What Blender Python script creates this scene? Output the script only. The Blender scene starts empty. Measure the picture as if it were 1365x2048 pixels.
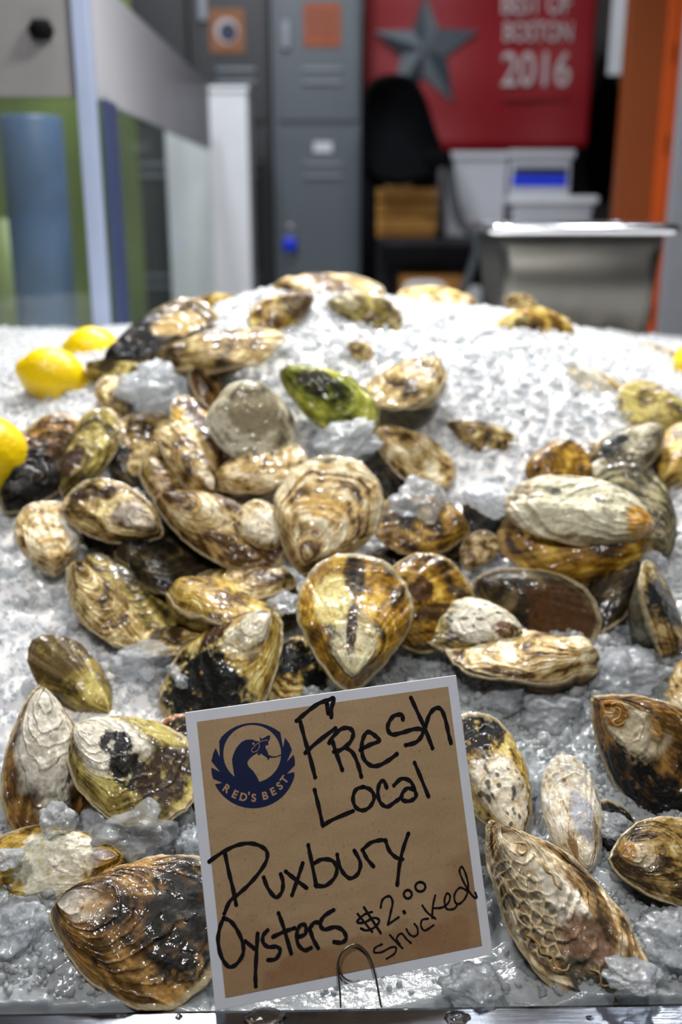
import bpy, math, random
import numpy as np
from mathutils import Vector, Matrix
from mathutils.geometry import tessellate_polygon

# ------------------------------------------------------------------ camera, world, lights, exposure
SC = bpy.context.scene
COL = SC.collection
FPX = 1991.0; CX = 682.5; CY = 1024.0
PITCH = math.radians(17.0)
CAM = Vector((0.0, 0.0, 1.45))
cd = bpy.data.cameras.new('camera'); cam = bpy.data.objects.new('camera', cd); COL.objects.link(cam)
cam.location = CAM; cam.rotation_euler = (math.pi/2 - PITCH, 0, 0)
cd.sensor_fit = 'VERTICAL'; cd.sensor_height = 36.0; cd.lens = 36.0*FPX/2048.0
cd.clip_start = 0.02; cd.clip_end = 50
cd.dof.use_dof = True; cd.dof.focus_distance = 0.545; cd.dof.aperture_fstop = 4.6
SC.camera = cam

SC.view_settings.view_transform = 'Standard'; SC.view_settings.look = 'None'
SC.view_settings.gamma = 1.0; SC.view_settings.use_curve_mapping = False
SC.view_settings.exposure = 0.0
SC.cycles.max_bounces = 9; SC.cycles.transmission_bounces = 7; SC.cycles.glossy_bounces = 4
SC.cycles.diffuse_bounces = 3; SC.cycles.transparent_max_bounces = 12
SC.cycles.caustics_reflective = False; SC.cycles.caustics_refractive = False
SC.cycles.sample_clamp_indirect = 6.0

wd = bpy.data.worlds.new('world'); SC.world = wd; wd.use_nodes = True
wd.node_tree.nodes['Background'].inputs[0].default_value = (0.80, 0.88, 1.0, 1)
wd.node_tree.nodes['Background'].inputs[1].default_value = 0.045

def area(name, loc, target, size, power, color=(1, 1, 1), size_y=None):
    l = bpy.data.lights.new(name, 'AREA'); l.energy = power; l.color = color
    l.shape = 'RECTANGLE' if size_y else 'SQUARE'; l.size = size
    if size_y: l.size_y = size_y
    o = bpy.data.objects.new(name, l); COL.objects.link(o); o.location = loc
    d = Vector(target) - Vector(loc); o.rotation_euler = d.to_track_quat('-Z', 'Y').to_euler()
    return o
area('case_lamp', (0.12, 1.22, 2.15), (0.10, 1.02, 1.3), 0.10, 12.0, (1.0, 0.985, 0.96), 0.10)
area('case_lamp', (-0.30, 1.45, 2.25), (-0.25, 1.0, 1.3), 0.09, 6.0, (1.0, 0.97, 0.93), 0.09)
area('case_lamp', (0.55, 1.35, 2.25), (0.35, 1.0, 1.3), 0.09, 5.0, (0.96, 0.98, 1.0), 0.09)
area('counter_lamp', (-0.45, 0.10, 2.5), (-0.05, 0.50, 1.1), 0.14, 8.0, (0.98, 0.97, 1.0), 0.14)
area('counter_lamp', (0.35, -0.20, 2.6), (0.05, 0.50, 1.1), 0.14, 8.0, (1.0, 0.98, 0.95), 0.14)
area('room_lamp', (0.1, 2.5, 3.15), (0.2, 3.2, 0.8), 1.1, 9.5, (0.88, 0.93, 1.0), 0.2)
area('column_fill', (-0.35, 1.80, 2.6), (-0.42, 2.4, 1.3), 0.25, 18.0, (0.92, 0.95, 1.0), 0.25)  # added fill light to brighten the white column, no fixture there

# ------------------------------------------------------------------ projection helpers
cp, sp = math.cos(PITCH), math.sin(PITCH)
def ray(px, py):
    x = (px-CX)/FPX; y = (py-CY)/FPX
    return Vector((x, cp - y*sp, -sp - y*cp))          # scaled so that depth = 1
def at_d(px, py, d): return CAM + ray(px, py)*d
def at_y(px, py, Y): r = ray(px, py); return CAM + r*(Y/r.y)
def at_z(px, py, Z): r = ray(px, py); return CAM + r*((Z-CAM.z)/r.z)

# ------------------------------------------------------------------ numpy noise
rng = np.random.RandomState(7)
PERM = rng.permutation(512)
GR = rng.normal(size=(512, 3)); GR /= np.linalg.norm(GR, axis=1)[:, None]
def pn(p):
    p = np.asarray(p, float); i = np.floor(p).astype(int); f = p - i
    u = f*f*f*(f*(f*6-15)+10); out = 0
    for dx in (0, 1):
        wx = u[..., 0] if dx else 1-u[..., 0]
        for dy in (0, 1):
            wy = u[..., 1] if dy else 1-u[..., 1]
            for dz in (0, 1):
                wz = u[..., 2] if dz else 1-u[..., 2]
                h = PERM[(PERM[(PERM[(i[..., 0]+dx) & 511] + i[..., 1]+dy) & 511] + i[..., 2]+dz) & 511]
                g = GR[h]
                out = out + wx*wy*wz*(g[..., 0]*(f[..., 0]-dx)+g[..., 1]*(f[..., 1]-dy)+g[..., 2]*(f[..., 2]-dz))
    return out*1.6
def fbm(p, o=4):
    a = 1.0; s = 0; t = 0; q = np.asarray(p, float)
    for k in range(o):
        s = s + a*pn(q + 17.3*k); t += a; a *= .52; q = q*2.03
    return s/t*1.4
def st(*a): return np.stack(np.broadcast_arrays(*a), -1).astype(float)
def cell(x, y, seed=0):
    """F1 and F2 of a jittered grid"""
    ix = np.floor(x).astype(int); iy = np.floor(y).astype(int)
    f1 = np.full(x.shape, 9.); f2 = np.full(x.shape, 9.); cid = np.zeros(x.shape)
    for dx in (-1, 0, 1):
        for dy in (-1, 0, 1):
            cx_ = ix+dx; cy_ = iy+dy
            h = PERM[(PERM[(cx_+seed) & 511] + cy_) & 511]
            jx = ((h*7919) % 1009)/1009.; jy = ((h*104729+31) % 1013)/1013.
            d = np.hypot(cx_+jx-x, cy_+jy-y)
            m = d < f1
            f2 = np.where(m, f1, np.minimum(f2, d)); cid = np.where(m, h, cid); f1 = np.where(m, d, f1)
    return f1, f2, cid/511.
def sm(a, b, x):
    t = np.clip((x-a)/(b-a), 0, 1); return t*t*(3-2*t)
def lin(c):
    c = np.asarray(c, float)/255.; return np.where(c < .04045, c/12.92, ((c+.055)/1.055)**2.4)

# ------------------------------------------------------------------ object helpers
def tag(o, label=None, cat=None, group=None, kind=None):
    if label: o['label'] = label
    if cat: o['category'] = cat
    if group: o['group'] = group
    if kind: o['kind'] = kind
    return o
def empty(name, loc, label, cat, group=None, mw=None):
    o = bpy.data.objects.new(name, None); COL.objects.link(o); o.empty_display_size = .02
    if mw is not None: o.matrix_world = mw
    else: o.location = loc
    return tag(o, label, cat, group)
def mesh_obj(name, V, F, mat, parent=None, cols=None, smooth=True, local=True):
    """V,F in parent's local space when local"""
    me = bpy.data.meshes.new(name)
    if isinstance(F, np.ndarray):
        n = len(V); me.vertices.add(n); me.vertices.foreach_set('co', np.asarray(V, np.float32).ravel())
        k = F.shape[1]; me.loops.add(F.size); me.loops.foreach_set('vertex_index', F.astype(np.int32).ravel())
        me.polygons.add(len(F)); me.polygons.foreach_set('loop_start', np.arange(0, F.size, k, dtype=np.int32))
        me.update(calc_edges=True)
    else:
        me.from_pydata([tuple(v) for v in V], [], F)
    if smooth: me.polygons.foreach_set('use_smooth', np.ones(len(me.polygons), bool))
    if cols is not None:
        a = me.color_attributes.new('col', 'FLOAT_COLOR', 'POINT')
        c = np.ones((len(V), 4), np.float32); c[:, :3] = cols; a.data.foreach_set('color', c.ravel())
    me.materials.append(mat)
    o = bpy.data.objects.new(name, me); COL.objects.link(o)
    if parent: o.parent = parent
    return o
class MB:
    """collects shapes for one mesh"""
    def __init__(s): s.v = []; s.f = []
    def add(s, V, F):
        n = len(s.v); s.v += [tuple(v) for v in V]; s.f += [tuple(i+n for i in f) for f in F]; return s
    def box(s, a, b, bev=0.0):
        x0, y0, z0 = [min(a[i], b[i]) for i in range(3)]; x1, y1, z1 = [max(a[i], b[i]) for i in range(3)]
        bev = min(bev, (x1-x0)/2.1, (y1-y0)/2.1, (z1-z0)/2.1)
        if bev <= 0:
            V = [(x0,y0,z0),(x1,y0,z0),(x1,y1,z0),(x0,y1,z0),(x0,y0,z1),(x1,y0,z1),(x1,y1,z1),(x0,y1,z1)]
            return s.add(V, [(0,3,2,1),(4,5,6,7),(0,1,5,4),(1,2,6,5),(2,3,7,6),(3,0,4,7)])
        import bmesh
        bm = bmesh.new(); bmesh.ops.create_cube(bm, size=1)
        for v in bm.verts:
            v.co = ((v.co.x+.5)*(x1-x0)+x0, (v.co.y+.5)*(y1-y0)+y0, (v.co.z+.5)*(z1-z0)+z0)
        bmesh.ops.bevel(bm, geom=bm.edges[:], offset=bev, segments=3, affect='EDGES', profile=.6)
        bm.verts.index_update(); s.add([v.co[:] for v in bm.verts], [[v.index for v in f.verts] for f in bm.faces]); bm.free(); return s
    def tube(s, pts, r, n=12, closed=False, cap=True):
        P = [Vector(p) for p in pts]; m = len(P); rs = r if isinstance(r, (list, tuple)) else [r]*m
        V = []; up = None
        for i in range(m):
            if closed: t = P[(i+1) % m]-P[i-1]
            else: t = P[min(i+1, m-1)]-P[max(i-1, 0)]
            t.normalize()
            if up is None: up = Vector((0, 0, 1)) if abs(t.z) < .9 else Vector((0, 1, 0))
            a = (up - t*up.dot(t)).normalized(); up = a; b = t.cross(a)
            for k in range(n):
                w = 2*math.pi*k/n; V.append(P[i] + (a*math.cos(w)+b*math.sin(w))*rs[i])
        F = []
        for i in range(m if closed else m-1):
            j = (i+1) % m
            for k in range(n):
                l = (k+1) % n; F.append((i*n+k, i*n+l, j*n+l, j*n+k))
        if cap and not closed:
            F.append(tuple(range(n))[::-1]); F.append(tuple((m-1)*n+k for k in range(n)))
        return s.add(V, F)
    def lathe(s, prof, c, n=32):
        V = []; F = []; m = len(prof)
        for r, z in prof:
            for k in range(n):
                w = 2*math.pi*k/n; V.append((c[0]+r*math.cos(w), c[1]+r*math.sin(w), c[2]+z))
        for i in range(m-1):
            for k in range(n):
                l = (k+1) % n; F.append((i*n+k, i*n+l, (i+1)*n+l, (i+1)*n+k))
        F.append(tuple(range(n))[::-1]); F.append(tuple((m-1)*n+k for k in range(n)))
        return s.add(V, F)
    def build(s, name, mat, parent=None, smooth=False, off=None):
        V = s.v
        if parent is not None:
            inv = parent.matrix_world.inverted(); V = [inv @ Vector(v) for v in V]
        return mesh_obj(name, V, s.f, mat, parent, smooth=smooth)
def catmull(P, n=8, closed=False):
    P = [Vector(p) for p in P]; out = []; m = len(P)
    rngi = range(m if closed else m-1)
    for i in rngi:
        if closed: a, b, c, d = P[i-1], P[i], P[(i+1) % m], P[(i+2) % m]
        else: a, b, c, d = P[max(i-1, 0)], P[i], P[i+1], P[min(i+2, m-1)]
        for k in range(n):
            t = k/n
            out.append(.5*((2*b)+(c-a)*t+(2*a-5*b+4*c-d)*t*t+(3*b-a-3*c+d)*t**3))
    if not closed: out.append(P[-1])
    return out

# ------------------------------------------------------------------ materials
def new_mat(name):
    m = bpy.data.materials.new(name); m.use_nodes = True
    nt = m.node_tree; b = nt.nodes['Principled BSDF']; return m, nt, b
def simple(name, rgb, rough=.5, metal=0., noise=.12, nscale=30., bump=0., spec=.5, coat=0., trans=0., alpha=1., stretch=(1,1,1)):
    m, nt, b = new_mat(name); c = lin(rgb)
    tc = nt.nodes.new('ShaderNodeTexCoord'); mp = nt.nodes.new('ShaderNodeMapping'); mp.inputs['Scale'].default_value = stretch
    nt.links.new(tc.outputs['Object'], mp.inputs[0])
    nz = nt.nodes.new('ShaderNodeTexNoise'); nz.inputs['Scale'].default_value = nscale; nz.inputs['Detail'].default_value = 5
    nt.links.new(mp.outputs[0], nz.inputs['Vector'])
    r = nt.nodes.new('ShaderNodeValToRGB'); r.color_ramp.elements[0].position = .25; r.color_ramp.elements[1].position = .75
    r.color_ramp.elements[0].color = (*(c*(1-noise)), 1); r.color_ramp.elements[1].color = (*np.clip(c*(1+noise), 0, 1), 1)
    nt.links.new(nz.outputs['Fac'], r.inputs[0]); nt.links.new(r.outputs[0], b.inputs['Base Color'])
    b.inputs['Roughness'].default_value = rough; b.inputs['Metallic'].default_value = metal
    b.inputs['Specular IOR Level'].default_value = spec; b.inputs['Coat Weight'].default_value = coat
    b.inputs['Transmission Weight'].default_value = trans; b.inputs['Alpha'].default_value = alpha
    if bump:
        bp = nt.nodes.new('ShaderNodeBump'); bp.inputs['Strength'].default_value = bump; bp.inputs['Distance'].default_value = .002
        nt.links.new(nz.outputs['Fac'], bp.inputs['Height']); nt.links.new(bp.outputs[0], b.inputs['Normal'])
    return m
M = {}
def shell_material():
    m, nt, b = new_mat('wet_shell')
    at = nt.nodes.new('ShaderNodeAttribute'); at.attribute_name = 'col'
    tc = nt.nodes.new('ShaderNodeTexCoord')
    n1 = nt.nodes.new('ShaderNodeTexNoise'); n1.inputs['Scale'].default_value = 420; n1.inputs['Detail'].default_value = 6
    n2 = nt.nodes.new('ShaderNodeTexNoise'); n2.inputs['Scale'].default_value = 130; n2.inputs['Detail'].default_value = 4
    for n in (n1, n2): nt.links.new(tc.outputs['Object'], n.inputs['Vector'])
    mx = nt.nodes.new('ShaderNodeMixRGB'); mx.blend_type = 'MULTIPLY'; mx.inputs[0].default_value = .5
    r = nt.nodes.new('ShaderNodeValToRGB'); r.color_ramp.elements[0].position = .3; r.color_ramp.elements[0].color = (.50, .42, .32, 1)
    r.color_ramp.elements[1].position = .62; r.color_ramp.elements[1].color = (1.15, 1.15, 1.15, 1)
    nt.links.new(n1.outputs['Fac'], r.inputs[0]); nt.links.new(at.outputs['Color'], mx.inputs[1]); nt.links.new(r.outputs[0], mx.inputs[2])
    nt.links.new(mx.outputs[0], b.inputs['Base Color'])
    mr = nt.nodes.new('ShaderNodeMapRange'); mr.inputs['To Min'].default_value = .30; mr.inputs['To Max'].default_value = .6
    nt.links.new(n2.outputs['Fac'], mr.inputs['Value']); nt.links.new(mr.outputs[0], b.inputs['Roughness'])
    b.inputs['Coat Weight'].default_value = .42; b.inputs['Coat Roughness'].default_value = .05; b.inputs['Specular IOR Level'].default_value = .2
    ad = nt.nodes.new('ShaderNodeMath'); ad.operation = 'MULTIPLY_ADD'; ad.inputs[1].default_value = 2.2
    nt.links.new(n2.outputs['Fac'], ad.inputs[0]); nt.links.new(n1.outputs['Fac'], ad.inputs[2])
    bp = nt.nodes.new('ShaderNodeBump'); bp.inputs['Strength'].default_value = .5; bp.inputs['Distance'].default_value = .0006
    nt.links.new(ad.outputs[0], bp.inputs['Height']); nt.links.new(bp.outputs[0], b.inputs['Normal'])
    bp2 = nt.nodes.new('ShaderNodeBump'); bp2.inputs['Strength'].default_value = .5; bp2.inputs['Distance'].default_value = .0010
    nt.links.new(n2.outputs['Fac'], bp2.inputs['Height']); nt.links.new(bp2.outputs[0], b.inputs['Coat Normal'])
    return m
M['shell'] = shell_material()
def ice_material(name, clear, refr, white=(.90, .93, .96), bscale=260, dist=.0010, sss=False, vcol=False):
    """clear: share of see-through ice; refr: share of refracting ice; the rest scatters white"""
    m = bpy.data.materials.new(name); m.use_nodes = True; nt = m.node_tree; nt.nodes.clear()
    N_ = nt.nodes.new; K = nt.links.new
    out = N_('ShaderNodeOutputMaterial')
    d = N_('ShaderNodeBsdfPrincipled'); d.inputs['Base Color'].default_value = (*white, 1); d.inputs['Roughness'].default_value = .12
    d.inputs['Coat Weight'].default_value = .5; d.inputs['Coat Roughness'].default_value = .02; d.inputs['IOR'].default_value = 1.4
    if sss:
        d.inputs['Subsurface Weight'].default_value = 1; d.inputs['Subsurface Radius'].default_value = (.010, .013, .016); d.inputs['Subsurface Scale'].default_value = .6
    tr = N_('ShaderNodeBsdfTranslucent'); tr.inputs['Color'].default_value = (*white, 1)
    if vcol:
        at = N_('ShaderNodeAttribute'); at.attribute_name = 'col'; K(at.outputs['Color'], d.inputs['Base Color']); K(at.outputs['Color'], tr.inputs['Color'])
    m1 = N_('ShaderNodeMixShader'); m1.inputs[0].default_value = 0. if sss else .45
    K(d.outputs[0], m1.inputs[1]); K(tr.outputs[0], m1.inputs[2])
    tp = N_('ShaderNodeBsdfTransparent'); tp.inputs[0].default_value = (.94, .97, 1, 1)
    gl = N_('ShaderNodeBsdfGlossy'); gl.inputs['Roughness'].default_value = .03
    fr = N_('ShaderNodeFresnel'); fr.inputs['IOR'].default_value = 1.40
    m2 = N_('ShaderNodeMixShader'); K(fr.outputs[0], m2.inputs[0]); K(tp.outputs[0], m2.inputs[1]); K(gl.outputs[0], m2.inputs[2])
    g = N_('ShaderNodeBsdfGlass'); g.inputs['Roughness'].default_value = .03; g.inputs['IOR'].default_value = 1.31
    m3 = N_('ShaderNodeMixShader'); m3.inputs[0].default_value = refr/max(.001, refr+clear); K(m2.outputs[0], m3.inputs[1]); K(g.outputs[0], m3.inputs[2])
    mx = N_('ShaderNodeMixShader')
    tc = N_('ShaderNodeTexCoord'); nz = N_('ShaderNodeTexNoise'); nz.inputs['Scale'].default_value = 70; nz.inputs['Detail'].default_value = 4
    K(tc.outputs['Object'], nz.inputs['Vector']); tot = clear+refr
    mr = N_('ShaderNodeMapRange'); mr.inputs['From Min'].default_value = .3; mr.inputs['From Max'].default_value = .7
    mr.inputs['To Min'].default_value = max(0, tot-.25); mr.inputs['To Max'].default_value = min(1, tot+.25) if tot else 0
    K(nz.outputs['Fac'], mr.inputs['Value']); K(mr.outputs[0], mx.inputs[0])
    K(m1.outputs[0], mx.inputs[1]); K(m3.outputs[0], mx.inputs[2]); K(mx.outputs[0], out.inputs[0])
    n2 = N_('ShaderNodeTexNoise'); n2.inputs['Scale'].default_value = bscale; n2.inputs['Detail'].default_value = 5
    K(tc.outputs['Object'], n2.inputs['Vector'])
    bp = N_('ShaderNodeBump'); bp.inputs['Strength'].default_value = .8; bp.inputs['Distance'].default_value = dist
    K(n2.outputs['Fac'], bp.inputs['Height'])
    for n in (g, d, tr, gl, fr): K(bp.outputs[0], n.inputs['Normal'])
    return m
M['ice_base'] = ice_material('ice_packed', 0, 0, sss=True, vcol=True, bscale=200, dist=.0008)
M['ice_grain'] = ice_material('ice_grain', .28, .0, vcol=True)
M['ice_snow'] = ice_material('ice_snow', .12, 0)
M['ice_clear'] = ice_material('ice_clear', .50, .12, bscale=150, dist=.0016)
M['steel'] = simple('brushed_steel', (118, 122, 130), .15, 1.0, .10, 40, .05, stretch=(1, 30, 30))
M['steel_dull'] = simple('dull_steel', (118, 116, 110), .42, 1.0, .12, 14, .1)
M['steel_rim'] = simple('polished_rim', (225, 228, 232), .22, 1.0, .05, 20)
M['wire'] = simple('wire', (150, 142, 120), .3, 1.0, .1, 200)
M['card_white'] = simple('card_white', (225, 228, 235), .45, 0, .04, 60)
M['ink'] = simple('marker_ink', (20, 16, 20), .32, 0, .25, 300, coat=.2)
M['navy'] = simple('navy_print', (14, 26, 66), .5, 0, .1, 100)
M['worm'] = simple('worm_tube', (196, 160, 96), .4, 0, .2, 300, coat=.3)
M['lemon'] = simple('lemon_skin', (255, 214, 0), .35, 0, .06, 260, .5, coat=.2)
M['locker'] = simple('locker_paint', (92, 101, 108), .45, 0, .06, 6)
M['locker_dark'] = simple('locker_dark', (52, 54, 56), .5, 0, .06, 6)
M['vent'] = simple('locker_vent', (135, 143, 152), .35, 0, .06, 20)
M['white'] = simple('white_plastic', (236, 238, 242), .4, 0, .04, 8)
M['bin'] = simple('bin_plastic', (196, 198, 206), .35, 0, .06, 12)
M['blue'] = simple('blue_plastic', (16, 60, 230), .35, 0, .06, 20)
M['red'] = simple('banner_red', (150, 12, 26), .5, 0, .08, 3)
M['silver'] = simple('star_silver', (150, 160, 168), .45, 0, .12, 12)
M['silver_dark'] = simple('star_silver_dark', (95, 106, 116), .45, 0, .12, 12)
M['print'] = simple('banner_print', (205, 190, 190), .5, 0, .05, 12)
M['black'] = simple('black_fabric', (6, 7, 10), .9, 0, .2, 30, spec=.1)
M['tube'] = simple('chair_tube', (80, 86, 92), .4, .3, .1, 30)
M['orange'] = simple('orange_paint', (128, 58, 4), .45, 0, .08, 4)
M['orange_edge'] = simple('orange_edge', (190, 76, 8), .4, 0, .06, 8)
M['wood'] = simple('crate_wood', (205, 148, 66), .6, 0, .3, 18, .2, stretch=(1, 1, 8))
M['cardboard'] = simple('cardboard', (176, 122, 58), .7, 0, .12, 12)
M['shelf'] = simple('shelf_metal', (58, 56, 62), .4, .6, .1, 30)
M['wall'] = simple('wall_paint', (120, 116, 112), .8, 0, .05, 4)
M['floor'] = simple('floor_tile', (70, 66, 64), .5, 0, .2, 5)
M['ceiling'] = simple('ceiling_paint', (60, 60, 62), .9, 0, .1, 4)
M['counter'] = simple('counter_panel', (120, 124, 128), .5, .2, .05, 5)
M['algae'] = simple('green_tank_back', (90, 106, 44), .6, 0, .55, 5, stretch=(1, 1, .5))
M['pipe'] = simple('blue_grey_pipe', (78, 104, 142), .4, 0, .25, 8)
M['pale_green'] = simple('pale_green_pipe', (150, 165, 100), .5, 0, .2, 8)
M['post'] = simple('post_silver', (168, 180, 208), .35, .3, .06, 10)
M['post_dark'] = simple('post_blue', (60, 72, 108), .3, .2, .1, 10)
M['sticker'] = simple('sticker_tan', (150, 96, 58), .6, 0, .1, 20)
M['sticker_orange'] = simple('sticker_orange', (165, 82, 48), .6, 0, .15, 20)
def glass_pane(name, tint, mixg, rgb=(170, 172, 178), opac=0.0):
    m = bpy.data.materials.new(name); m.use_nodes = True; nt = m.node_tree; nt.nodes.clear()
    out = nt.nodes.new('ShaderNodeOutputMaterial')
    t = nt.nodes.new('ShaderNodeBsdfTransparent'); t.inputs[0].default_value = (*tint, 1)
    g = nt.nodes.new('ShaderNodeBsdfGlossy'); g.inputs['Roughness'].default_value = .04
    d = nt.nodes.new('ShaderNodeBsdfDiffuse'); d.inputs[0].default_value = (*lin(rgb), 1)
    tc = nt.nodes.new('ShaderNodeTexCoord'); nz = nt.nodes.new('ShaderNodeTexNoise'); nz.inputs['Scale'].default_value = 4
    nt.links.new(tc.outputs['Object'], nz.inputs['Vector'])
    mr = nt.nodes.new('ShaderNodeMapRange'); mr.inputs['To Min'].default_value = max(0, opac-.08); mr.inputs['To Max'].default_value = min(1, opac+.08)
    nt.links.new(nz.outputs['Fac'], mr.inputs['Value'])
    a = nt.nodes.new('ShaderNodeMixShader'); a.inputs[0].default_value = mixg
    nt.links.new(t.outputs[0], a.inputs[1]); nt.links.new(g.outputs[0], a.inputs[2])
    b = nt.nodes.new('ShaderNodeMixShader'); nt.links.new(mr.outputs[0], b.inputs[0]); nt.links.new(a.outputs[0], b.inputs[1]); nt.links.new(d.outputs[0], b.inputs[2])
    nt.links.new(b.outputs[0], out.inputs[0]); return m
M['glass'] = glass_pane('tank_glass', (.94, .965, .95), .06, (150, 160, 150), .02)
M['frost'] = glass_pane('tank_frosted_band', (.9, .9, .92), .06, (178, 178, 184), .72)
M['band'] = simple('tank_top_band', (128, 126, 126), .5, 0, .12, 3)

# ------------------------------------------------------------------ the setting
def struct(name, a, b, mat, bev=0): return tag(MB().box(a, b, bev).build(name, mat), kind='structure')
struct('floor', (-4, -2, -.1), (4, 5, 0), M['floor'])
struct('wall_back', (-4, 4.25, 0), (4, 4.4, 3.6), M['wall'])
struct('wall_left', (-4.1, -2, 0), (-4, 4.4, 3.6), M['wall'])
struct('wall_right', (4, -2, 0), (4.1, 4.4, 3.6), M['wall'])
struct('ceiling', (-4.1, -2, 3.6), (4.1, 4.4, 3.7), M['ceiling'])

# the ice counter with its steel rail
RZ = 1.0625
pl = at_z(0, 2021, RZ); pr = at_z(1365, 2000, RZ)
slope = (pr.y-pl.y)/(pr.x-pl.x)
def rail_y(x): return pl.y + slope*(x-pl.x)
ct = empty('display_counter', (0, .9, 0), 'grey steel fronted display counter heaped with crushed ice', 'counter')
bpy.context.view_layer.update()
MB().box((-1.25, .44, 0), (1.25, 1.75, 1.03), .01).build('body', M['counter'], ct)
r = MB(); prof = [(0.0, -.045), (0.0, -.004), (-.0015, -.001), (-.004, 0), (-.062, 0), (-.068, -.002), (-.071, -.007), (-.072, -.06), (-.066, -.06), (-.064, -.010), (-.006, -.006), (-.005, -.045)]
V = []
for x in (-1.25, 1.25):
    for dy, dz in prof: V.append((x, rail_y(x)+dy, RZ+dz))
n = len(prof)
r.add(V, [(i, (i+1) % n, n+(i+1) % n, n+i) for i in range(n)] + [tuple(range(n))[::-1], tuple(range(n, 2*n))])
o = r.build('front_rail', M['steel'], ct); o['label'] = 'brushed steel front edge with water drops'

# ------------------------------------------------------------------ crushed ice surface
BY = [.36, .41, .50, .60, .70, .80, .90, 1.0, 1.2, 1.5, 1.75]
BZ = [1.058, 1.059, 1.074, 1.118, 1.168, 1.216, 1.255, 1.275, 1.283, 1.278, 1.22]
def sign_zone(x, y): return np.exp(-((x-.01)/.095)**4)*(1-sm(.440, .475, y-.22*x))
def clear_and_shade(x, y):
    """share of coarse clear wet ice plus painted shade (front) against fine white ice (back)"""
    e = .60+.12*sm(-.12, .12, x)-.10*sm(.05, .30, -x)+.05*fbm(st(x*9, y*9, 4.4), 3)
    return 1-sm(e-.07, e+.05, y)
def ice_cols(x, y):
    k = clear_and_shade(x, y)[..., None]
    return A_(.955, .97, .985)*(1-k)+A_(.37, .395, .405)*k  # front grey also paints in the weaker light before the heap
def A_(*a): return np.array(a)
def surf0(x, y):
    x = np.asarray(x, float); y = np.asarray(y, float)
    b = (np.interp(y-.03, BY, BZ)+np.interp(y, BY, BZ)*2+np.interp(y+.03, BY, BZ))/4
    dx = (np.abs(x-.04)/.27)**2.6; dy = (np.abs(y-1.04)/.27)**2.2
    b = b - .016*sm(.30, .5, x)*sm(.95, 1.15, y)
    b = b + .072*np.exp(-dx-dy) + .026*np.exp(-((x+.07)/.11)**2-dy)
    b = b - .012*sign_zone(x, y)
    b = b - .030*np.exp(-((x-.03)/.20)**4-((y-.76)/.10)**2)      # hollow under the oyster heap
    b = b + .018*np.exp(-((x+.42)/.2)**2-((y-.85)/.2)**2) - .012*np.exp(-((x-.33)/.16)**2-((y-.72)/.12)**2)
    return b
def lumps(x, y):
    near = 1-sm(.62, .85, y)
    xx = x + .004*pn(st(x*60, y*60, 3.)); yy = y + .004*pn(st(x*60, y*60, 9.))
    f1, f2, c = cell(xx/.021, yy/.021, 3); g1, g2, c2 = cell(xx/.0085+5, yy/.0085, 11)
    h = .0085*np.sqrt(np.clip(1-f1*f1, 0, 1))*(.4+.9*c)*near + (.0018+.0014*near)*np.sqrt(np.clip(1-g1*g1, 0, 1))*(.3+c2)
    h = h + .010*fbm(st(x*7, y*7, 0.5), 3)
    return h*(1-.9*sign_zone(x, y))*(.55+.45*sm(.0, .03, y-(pl.y+slope*(x-pl.x))))
def build_ice():
    ny, nx = 900, 760
    ys = .385 + (1.74-.385)*(np.linspace(0, 1, ny)**1.45)
    u = np.linspace(-1, 1, nx)
    Y = np.repeat(ys[:, None], nx, 1); X = u[None, :]*np.minimum(.30+.52*Y, 1.2)
    Y = np.maximum(Y, pl.y + slope*(X-pl.x) - .001)
    Z = surf0(X, Y) + lumps(X, Y)
    Z = np.where(Y > 1.6, Z-(Y-1.6)*.8, Z)
    ed = sm(0, .002, Y-(pl.y + slope*(X-pl.x))); Z = Z*ed+(RZ-.004)*(1-ed)
    V = np.stack([X, Y, Z], -1).reshape(-1, 3)
    i = np.arange(ny*nx).reshape(ny, nx)
    F = np.stack([i[:-1, :-1], i[:-1, 1:], i[1:, 1:], i[1:, :-1]], -1).reshape(-1, 4)
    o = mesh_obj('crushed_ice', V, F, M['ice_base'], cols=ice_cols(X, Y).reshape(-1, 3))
    tag(o, 'bed of white crushed ice mounded up across the counter', 'ice', kind='stuff')
def ico(sub):
    import bmesh
    bm = bmesh.new(); bmesh.ops.create_icosphere(bm, subdivisions=sub, radius=1); bm.verts.ensure_lookup_table(); bm.verts.index_update()
    V = np.array([v.co[:] for v in bm.verts]); F = np.array([[v.index for v in f.verts] for f in bm.faces]); bm.free(); return V, F
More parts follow.
